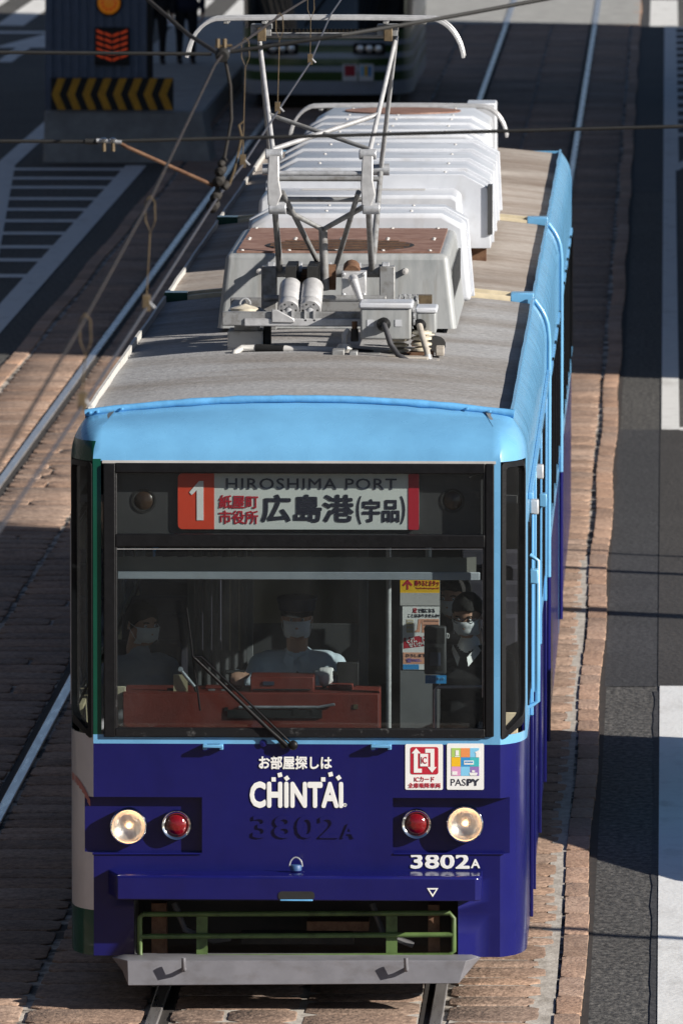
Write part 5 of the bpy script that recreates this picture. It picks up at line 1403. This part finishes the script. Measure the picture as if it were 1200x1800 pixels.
for t, q in zip(tp, bots):
    b = MB()
    b.tube([t+Vector((-.0, 0, .015)), t+Vector((.016, 0, -.005)), t+Vector((.018, 0, -.07)), t+Vector((.002, 0, -.115)), t+Vector((-.016, 0, -.07)), t+Vector((-.016, 0, -.005)), t+Vector((0, 0, .015))], .0022, 'brass', 6)
    b.tube([t+Vector((0, 0, -.11)), q+Vector((0, 0, .04))], .0022, 'brass', 6); b.box(q.x-.012, q.x+.012, q.y-.03, q.y+.03, q.z-.01, q.z+.045, 'brass'); b.tube([q+Vector((.0, -.02, .03)), q+Vector((.03, -.02, .0))], .005, 'steel', 6)
    b.build('dropper', ol)
def wire(name, label, pts, r, m='black', cat='cable'):
    b = MB(); b.tube(pts, r, m, 8); return b
ys = -13.0
root = thing('span_wire', 'upper black span wire with a round clamp where it crosses the messenger wire', 'cable', (jn.x, ys, 0))
b = MB(); b.tube([at(-700, 88, ys), at(0, 92, ys), at(372, 95, ys)], .0075, 'black', 8); b.tube([at(405, 91, ys), at(600, 62, ys), at(760, 35, ys+.3), at(960, -2, ys+.6), at(1700, -150, ys+2)], .0085, 'black', 8); b.build('wire', root)
b = MB(); b.lathe([(-.03, .0), (-.03, .022), (-.012, .03), (.012, .03), (.03, .022), (.03, 0)], jn, (0, 1, .2), 'black', 20); b.tube([at(398, 92, ys), at(408, 90, ys)], .007, 'steel', 8)
for px in (383, 395): b.tube([at(px, 84, ys), at(px, 68, ys)], .009, 'brass', 8)
b.tube([at(378, 82, ys), at(408, 80, ys)], .006, 'brass', 8); b.build('clamp', root, smooth=40)
root = thing('span_wire', 'lower black span wire carrying two bolt clamps and a rusty steady arm', 'cable', (jn.x, ys, 0))
b = MB(); b.tube([at(-700, 250, ys), at(0, 248, ys), at(170, 249, ys), at(600, 238, ys), at(1200, 222, ys), at(2200, 190, ys)], .0075, 'black', 8); b.tube([at(150, 248.5, ys), at(172, 249, ys)], .012, 'black', 8); b.build('wire', root)
b = MB(); b.tube([at(170, 247, ys-.01), at(214, 250, ys-.01)], .008, 'steel', 8)
for px in (183, 199): b.lathe([(0, .012), (.014, .014), (.02, .0)], at(px, 250, ys-.012), (0, 0, 1), 'chrome', 10); b.tube([at(px, 251, ys-.01), at(px, 266, ys-.01)], .008, 'brass', 8)
b.build('clamp', root, smooth=40)
b = MB(); e_ = at(375, 326, ys+.1); b.tube([at(212, 252, ys), at(222, 258, ys), e_], .008, 'rust', 8); b.build('steady_arm', root)
b = MB(); q = at(383, 345, ys+.1)
for px, py, r in ((391, 285, .020), (388, 300, .026), (385, 318, .030), (380, 345, .026), (375, 362, .03), (398, 325, .02)): c = at(px, py, ys+.1); b.lathe([(-.03, .005), (-.02, r*.8), (.02, r*.8), (.03, .005)], c, (.3, 1, .4), 'underframe', 10)
b.tube([at(391, 285, ys+.1), at(376, 365, ys+.1)], .01, 'underframe', 8); b.tube([at(396, 105, ys+.05), at(405, 150, ys+.1), at(407, 210, ys+.1), at(393, 285, ys+.1)], .007, 'underframe', 8); b.tube([at(403, 325, ys+.1), at(412, 300, ys+.1), at(425, 240, ys+.1), at(420, 220, ys+.1), at(428, 213, ys+.1)], .005, 'brass', 6)
b.build('wire_fitting', root, smooth=50)
b = MB(); b.tube([at(385, 95, ys), at(330, 60, ys+.8), at(255, -5, ys+1.5), at(100, -150, ys+3)], .009, 'underframe', 8); o = b.build('feeder_cable'); tag(o, 'thick dark feeder cable slanting from the clamp to the top edge', 'cable')

# ================================================================== THE FAR TRAM
yt = 94.5
ft = thing('tram', 'far tram with green and white striped front standing in the shade on the left track', 'tram', (TX2, yt, 0))
outl = [(-1.22, 9), (-1.22, 1.2), (-1.17, .6), (-1.02, .25), (-.7, .06), (-.35, 0), (.35, 0), (.7, .06), (1.02, .25), (1.17, .6), (1.22, 1.2), (1.22, 9)]
lv = [.22, .42, .55, .63, .74, .82, .93, 1.00, 1.15, 2.75, 3.1, 3.3]
col = ['rear_white', 'rear_green', 'rear_white', 'rear_green', 'rear_white', 'rear_green', 'rear_white', 'rear_green', 'dark_glass', 'rear_white', 'rear_white']
insr = [0, -.05, -.06, -.06, -.06, -.05, -.05, -.05, -.04, .25, .4, .7]
b = MB()
for j in range(len(lv)-1):
    for i in range(len(outl)-1):
        (xa, ya), (xb, yb_) = outl[i], outl[i+1]
        m = col[j]
        if m == 'dark_glass' and min(ya, yb_) > .9: m = 'rear_white'
        b.poly([(TX2+xa, yt+ya+insr[j], lv[j]), (TX2+xb, yt+yb_+insr[j], lv[j]), (TX2+xb, yt+yb_+insr[j+1], lv[j+1]), (TX2+xa, yt+ya+insr[j+1], lv[j+1])], m)
b.poly([(TX2+x, yt+y+.7, 3.3) for x, y in outl], 'rear_white')
fbod = b.build('body', ft); weld(fbod); fbod.data.polygons.foreach_set('use_smooth', [True]*len(fbod.data.polygons)); fbod.data.set_sharp_from_angle(angle=R(40))
for s in (-1, 1):
    b = MB(); cx = TX2+s*.62; b.box(cx-.23, cx+.23, yt-.08, yt+.3, .80, .96, 'black'); hl_ = b.build('headlight', ft, bevel=.03)
    b = MB()
    for k in (-1, 0, 1): b.lathe([(0, .055), (.02, .05), (.03, 0)], (cx+k*.13, yt-.08, .88), (0, -1, 0), 'reflector', 14)
    b.build('lamp', hl_)
b = MB(); b.box(TX2+.24, TX2+.45, yt-.075, yt-.06, .42, .66, 'white'); sk = b.build('card_sticker', ft)
b = MB(); b.box(TX2+.27, TX2+.42, yt-.078, yt-.0755, .49, .64, 'deep_red'); b.build('print', sk)
b = MB(); b.box(TX2+.47, TX2+.68, yt-.065, yt-.02, .42, .66, 'white'); sk = b.build('card_sticker', ft)
b = MB()
for k, m in enumerate(('skyprint', 'yellow', 'blue_print')): b.box(TX2+.50+k*.05, TX2+.55+k*.05, yt-.068, yt-.0655, .49, .63, m)
b.build('print', sk)
b = MB(); b.tube([(TX2-.3, yt-.07, 1.2), (TX2+.1, yt-.02, 1.75)], .012, 'rubber'); b.build('wiper', ft)
b = MB(); b.box(TX2-1.0, TX2+1.0, yt+.3, yt+8, .05, .3, 'underframe'); b.build('underframe', ft)

# ================================================================== TRAM STOP ON THE LEFT
yp0 = gp(220, 286).y
b = MB(); b.box(-6.05, -4.35, yp0+1.1, yp0+38, 0, .30, 'concrete'); pf = b.build('tram_platform', bevel=.03); tag(pf, 'low raised concrete tram platform beside the left track', 'platform')
blk = thing('barrier_block', 'grey concrete block at the head of the tram platform bearing a chevron board', 'barrier', (-5.1, yp0, 0))
x0 = at(76, 285, yp0).x; x1 = at(372, 285, yp0).x; zt = at(200, 196, yp0).z
b = MB(); b.raw([(x0, yp0, 0), (x1, yp0, 0), (x1+.02, yp0+1.0, 0), (x0, yp0+1.0, 0), (x0+.02, yp0+.05, zt), (x1-.12, yp0+.05, zt), (x1-.1, yp0+1.0, zt), (x0+.02, yp0+1.0, zt)], [(0, 1, 5, 4), (1, 2, 6, 5), (2, 3, 7, 6), (3, 0, 4, 7), (4, 5, 6, 7)], 'concrete'); b.build('block', blk, bevel=.02)
x0, x1, z0, z1 = pbox(90, 305, 137, 195, yp0)
b = MB(); b.box(x0, x1, yp0-.0, yp0+.04, z0+.01, z1, 'black'); cb = b.build('chevron_board', blk)
b = MB(); n = 8; wd = (x1-x0)/n; zc_ = (z0+z1)/2; hh = (z1-z0)/2-.01
for k in range(n):
    xa = x0+wd*k+.01; t = wd*.5; s_ = wd*.42
    b.prism([(xa, zc_), (xa+s_, z0+.015), (xa+s_+t, z0+.015), (xa+t, zc_), (xa+s_+t, z1-.005), (xa+s_, z1-.005)], yp0-.006, yp0-.001, 'dull_yellow')
b.build('chevrons', cb)
sg = thing('warning_sign', 'blue grey corrugated sign panel with round orange lamp and red arrow lights', 'sign', (-5.5, yp0+.5, 0))
x0, x1, z0, z1 = pbox(94, 258, 0, 190, yp0+.5)
b = MB(); n = 22
for k in range(n):
    xa = x0+(x1-x0)*k/n; xb = x0+(x1-x0)*(k+1)/n; b.box(xa, xb, yp0+.5-(.03 if k % 2 else 0), yp0+.56, .30, 2.6, 'corrugated')
b.build('panel', sg)
b = MB(); b.box(x0-.1, x0+.0, yp0+.46, yp0+.58, 0, 2.6, 'corrugated'); b.box(x1, x1+.08, yp0+.46, yp0+.58, 0, 2.6, 'black'); b.build('post', sg, bevel=.01)
c = at(192, 5, yp0+.45); b = MB(); b.lathe([(0, .17), (.03, .17), (.05, .15), (.052, 0)], (c.x, yp0+.48, c.z), (0, -1, 0), 'black', 28); lm = b.build('round_lamp', sg)
b = MB(); b.lathe([(.052, .148), (.065, .13), (.075, 0)], (c.x, yp0+.48, c.z), (0, -1, 0), 'lamp_orange', 28)
for k in range(10): b.lathe([(.07, .018), (.085, 0)], (c.x+.085*math.cos(k*.628), yp0+.48, c.z+.085*math.sin(k*.628)), (0, -1, 0), 'lamp_red', 8)
b.build('lens', lm)
x0, x1, z0, z1 = pbox(167, 228, 48, 114, yp0+.45); b = MB(); b.box(x0, x1, yp0+.42, yp0+.48, z0, z1, 'black'); ar = b.build('arrow_light', sg)
b = MB()
for r_ in range(5):
    for c_ in range(4):
        u = (c_-1.5)*(x1-x0)*.23; z = z1-.06-r_*.078-(.035 if abs(c_-1.5) < 1 else .0); sgn = -1 if c_ < 2 else 1; ww = (x1-x0)*.095; cx = (x0+x1)/2+u
        b.prism([(cx-ww, z+sgn*-.018-.016), (cx+ww, z+sgn*.018-.016), (cx+ww, z+sgn*.018+.016), (cx-ww, z-sgn*.018+.016)], yp0+.41, yp0+.419, 'lamp_red')
b.build('lamps', ar)
for px, py, lab, top in ((275, 113, 'person in dark coat waiting on the platform just behind the warning sign', 'suit'), (328, 112, 'person in dark navy coat waiting on the platform nearest the far tram', 'navy_cloth')):
    q = gp(px, py, .30)
    standing(lab, q.x, q.y, .30+1.55, (.2, -1, 0), .30, top, 'suit', voxel=.014, mask=True)

# ================================================================== THINGS BESIDE THE FRAME
def building(name, label, x0, x1, y0, y1, h, face, m):
    r = thing(name, label, 'building', ((x0+x1)/2, (y0+y1)/2, 0))
    b = MB(); b.box(x0, x1, y0, y1, 0, h, m); b.build('wall', r)
    b = MB(); b.box(x0-.3, x1+.3, y0-.3, y1+.3, h, h+.5, m); b.build('roof', r)
    b = MB(); xf = x0 if face < 0 else x1; n = int((y1-y0)/3)
    for f_ in range(int(h/3.5)):
        ya, yb = y0+.8, y1-.8; z = 1.0+f_*3.5
        b.box(min(xf, xf+face*.06), max(xf, xf+face*.06), ya, yb, z, z+1.9, 'dark_glass')
        for k in range(n+1): yy = ya+(yb-ya)*k/n; b.box(min(xf, xf+face*.12), max(xf, xf+face*.12), yy-.12, yy+.12, z-.1, z+2.0, m)
    b.build('window_band', r)
    return r
ca = 1/2.2*-1
edge_y = gp(1050, 662).y        # near edge of the shade on the kerb at x = 1.4
bx = 15.0
ynear = edge_y-(bx-1.4)/2.2; yfar = gp(1150, 46).y-(bx+18-1.4)/2.2
building('office_building', 'tall office building right of the street whose shade falls on the far tram', bx, bx+18, ynear, yfar, 34, -1, 'facade_b')
building('office_building', 'long tiled office building on the left side of the street', -58, -40, -60, 175, 26, 1, 'facade')
building('office_building', 'plain plaster building behind the viewer on the left side', -58, -40, -150, -64, 22, 1, 'facade_b')
for px_, py_, r_, lab in ((1100, 975, .05, 'thinnest of the grey street poles on the right pavement'), (1100, 1006, .10, 'slim grey street pole on the right pavement'), (1100, 1080, .17, 'thickest grey street pole on the right pavement'), (1100, 1646, .075, 'grey street pole on the right pavement nearest the viewer')):
    q = gp(px_, py_); x_ = 12.0; y_ = q.y-(x_-q.x)/2.2
    pl_ = thing('street_pole', lab, 'pole', (x_, y_, 0), 'street poles on the right pavement')
    b = MB(); b.lathe([(0, r_*1.25), (.3, r_*1.2), (.32, r_), (7.6, r_*.9), (7.62, 0)], (x_, y_, 0), (0, 0, 1), 'steel_dull', 20); b.build('shaft', pl_, smooth=40)
    b = MB(); b.box(x_-.25, x_+.25, y_-.12, y_+.12, 7.62, 7.75, 'steel_dull'); b.build('lamp_head', pl_, bevel=.02)
br = thing('footbridge', 'concrete footbridge across the street under the viewer', 'footbridge', (0, -59, 0))
b = MB(); b.box(-22, 22, -61, -56.6, 5.1, 6.1, 'concrete'); b.build('deck', br)
for x_ in (-18, 18):
    b = MB(); b.box(x_-.5, x_+.5, -59.5, -58.5, 0, 5.1, 'concrete'); b.build('pier', br)
van = thing('van', 'white van waiting in the lane right of the tram', 'van', (4.1, 8.3, 0))
b = MB(); vy = 5.0
pr = [(vy, .35), (vy-.02, .62), (vy+.9, .86), (vy+1.7, 1.05), (vy+2.3, 1.55), (vy+2.9, 1.85), (vy+6.9, 1.9), (vy+7.0, .4)]
b.prism(pr, 3.25, 4.95, 'van_white', axis='x'); b.build('body', van, bevel=.05)
for s in (3.3, 4.9):
    for yy in (vy+1.1, vy+5.6):
        b = MB(); b.lathe([(-.1, .1), (-.1, .30), (-.07, .33), (.07, .33), (.1, .30), (.1, .1)], (s, yy, .33), (1, 0, 0), 'rubber', 24); wl_ = b.build('wheel', van)
        b = MB(); b.lathe([(-.11, 0), (-.11, .2), (.11, .2), (.11, 0)], (s, yy, .33), (1, 0, 0), 'steel', 20); b.build('rim', wl_)
b = MB(); b.poly([(3.35, vy+1.72, 1.09), (4.85, vy+1.72, 1.09), (4.85, vy+2.28, 1.55), (3.35, vy+2.28, 1.55)], 'dark_glass')
for v in range(4): b.v[v] = (b.v[v][0], b.v[v][1]-.02, b.v[v][2]+.02)
b.build('windscreen', van)
bpy.data.objects.remove(_to); bpy.data.curves.remove(_tc)
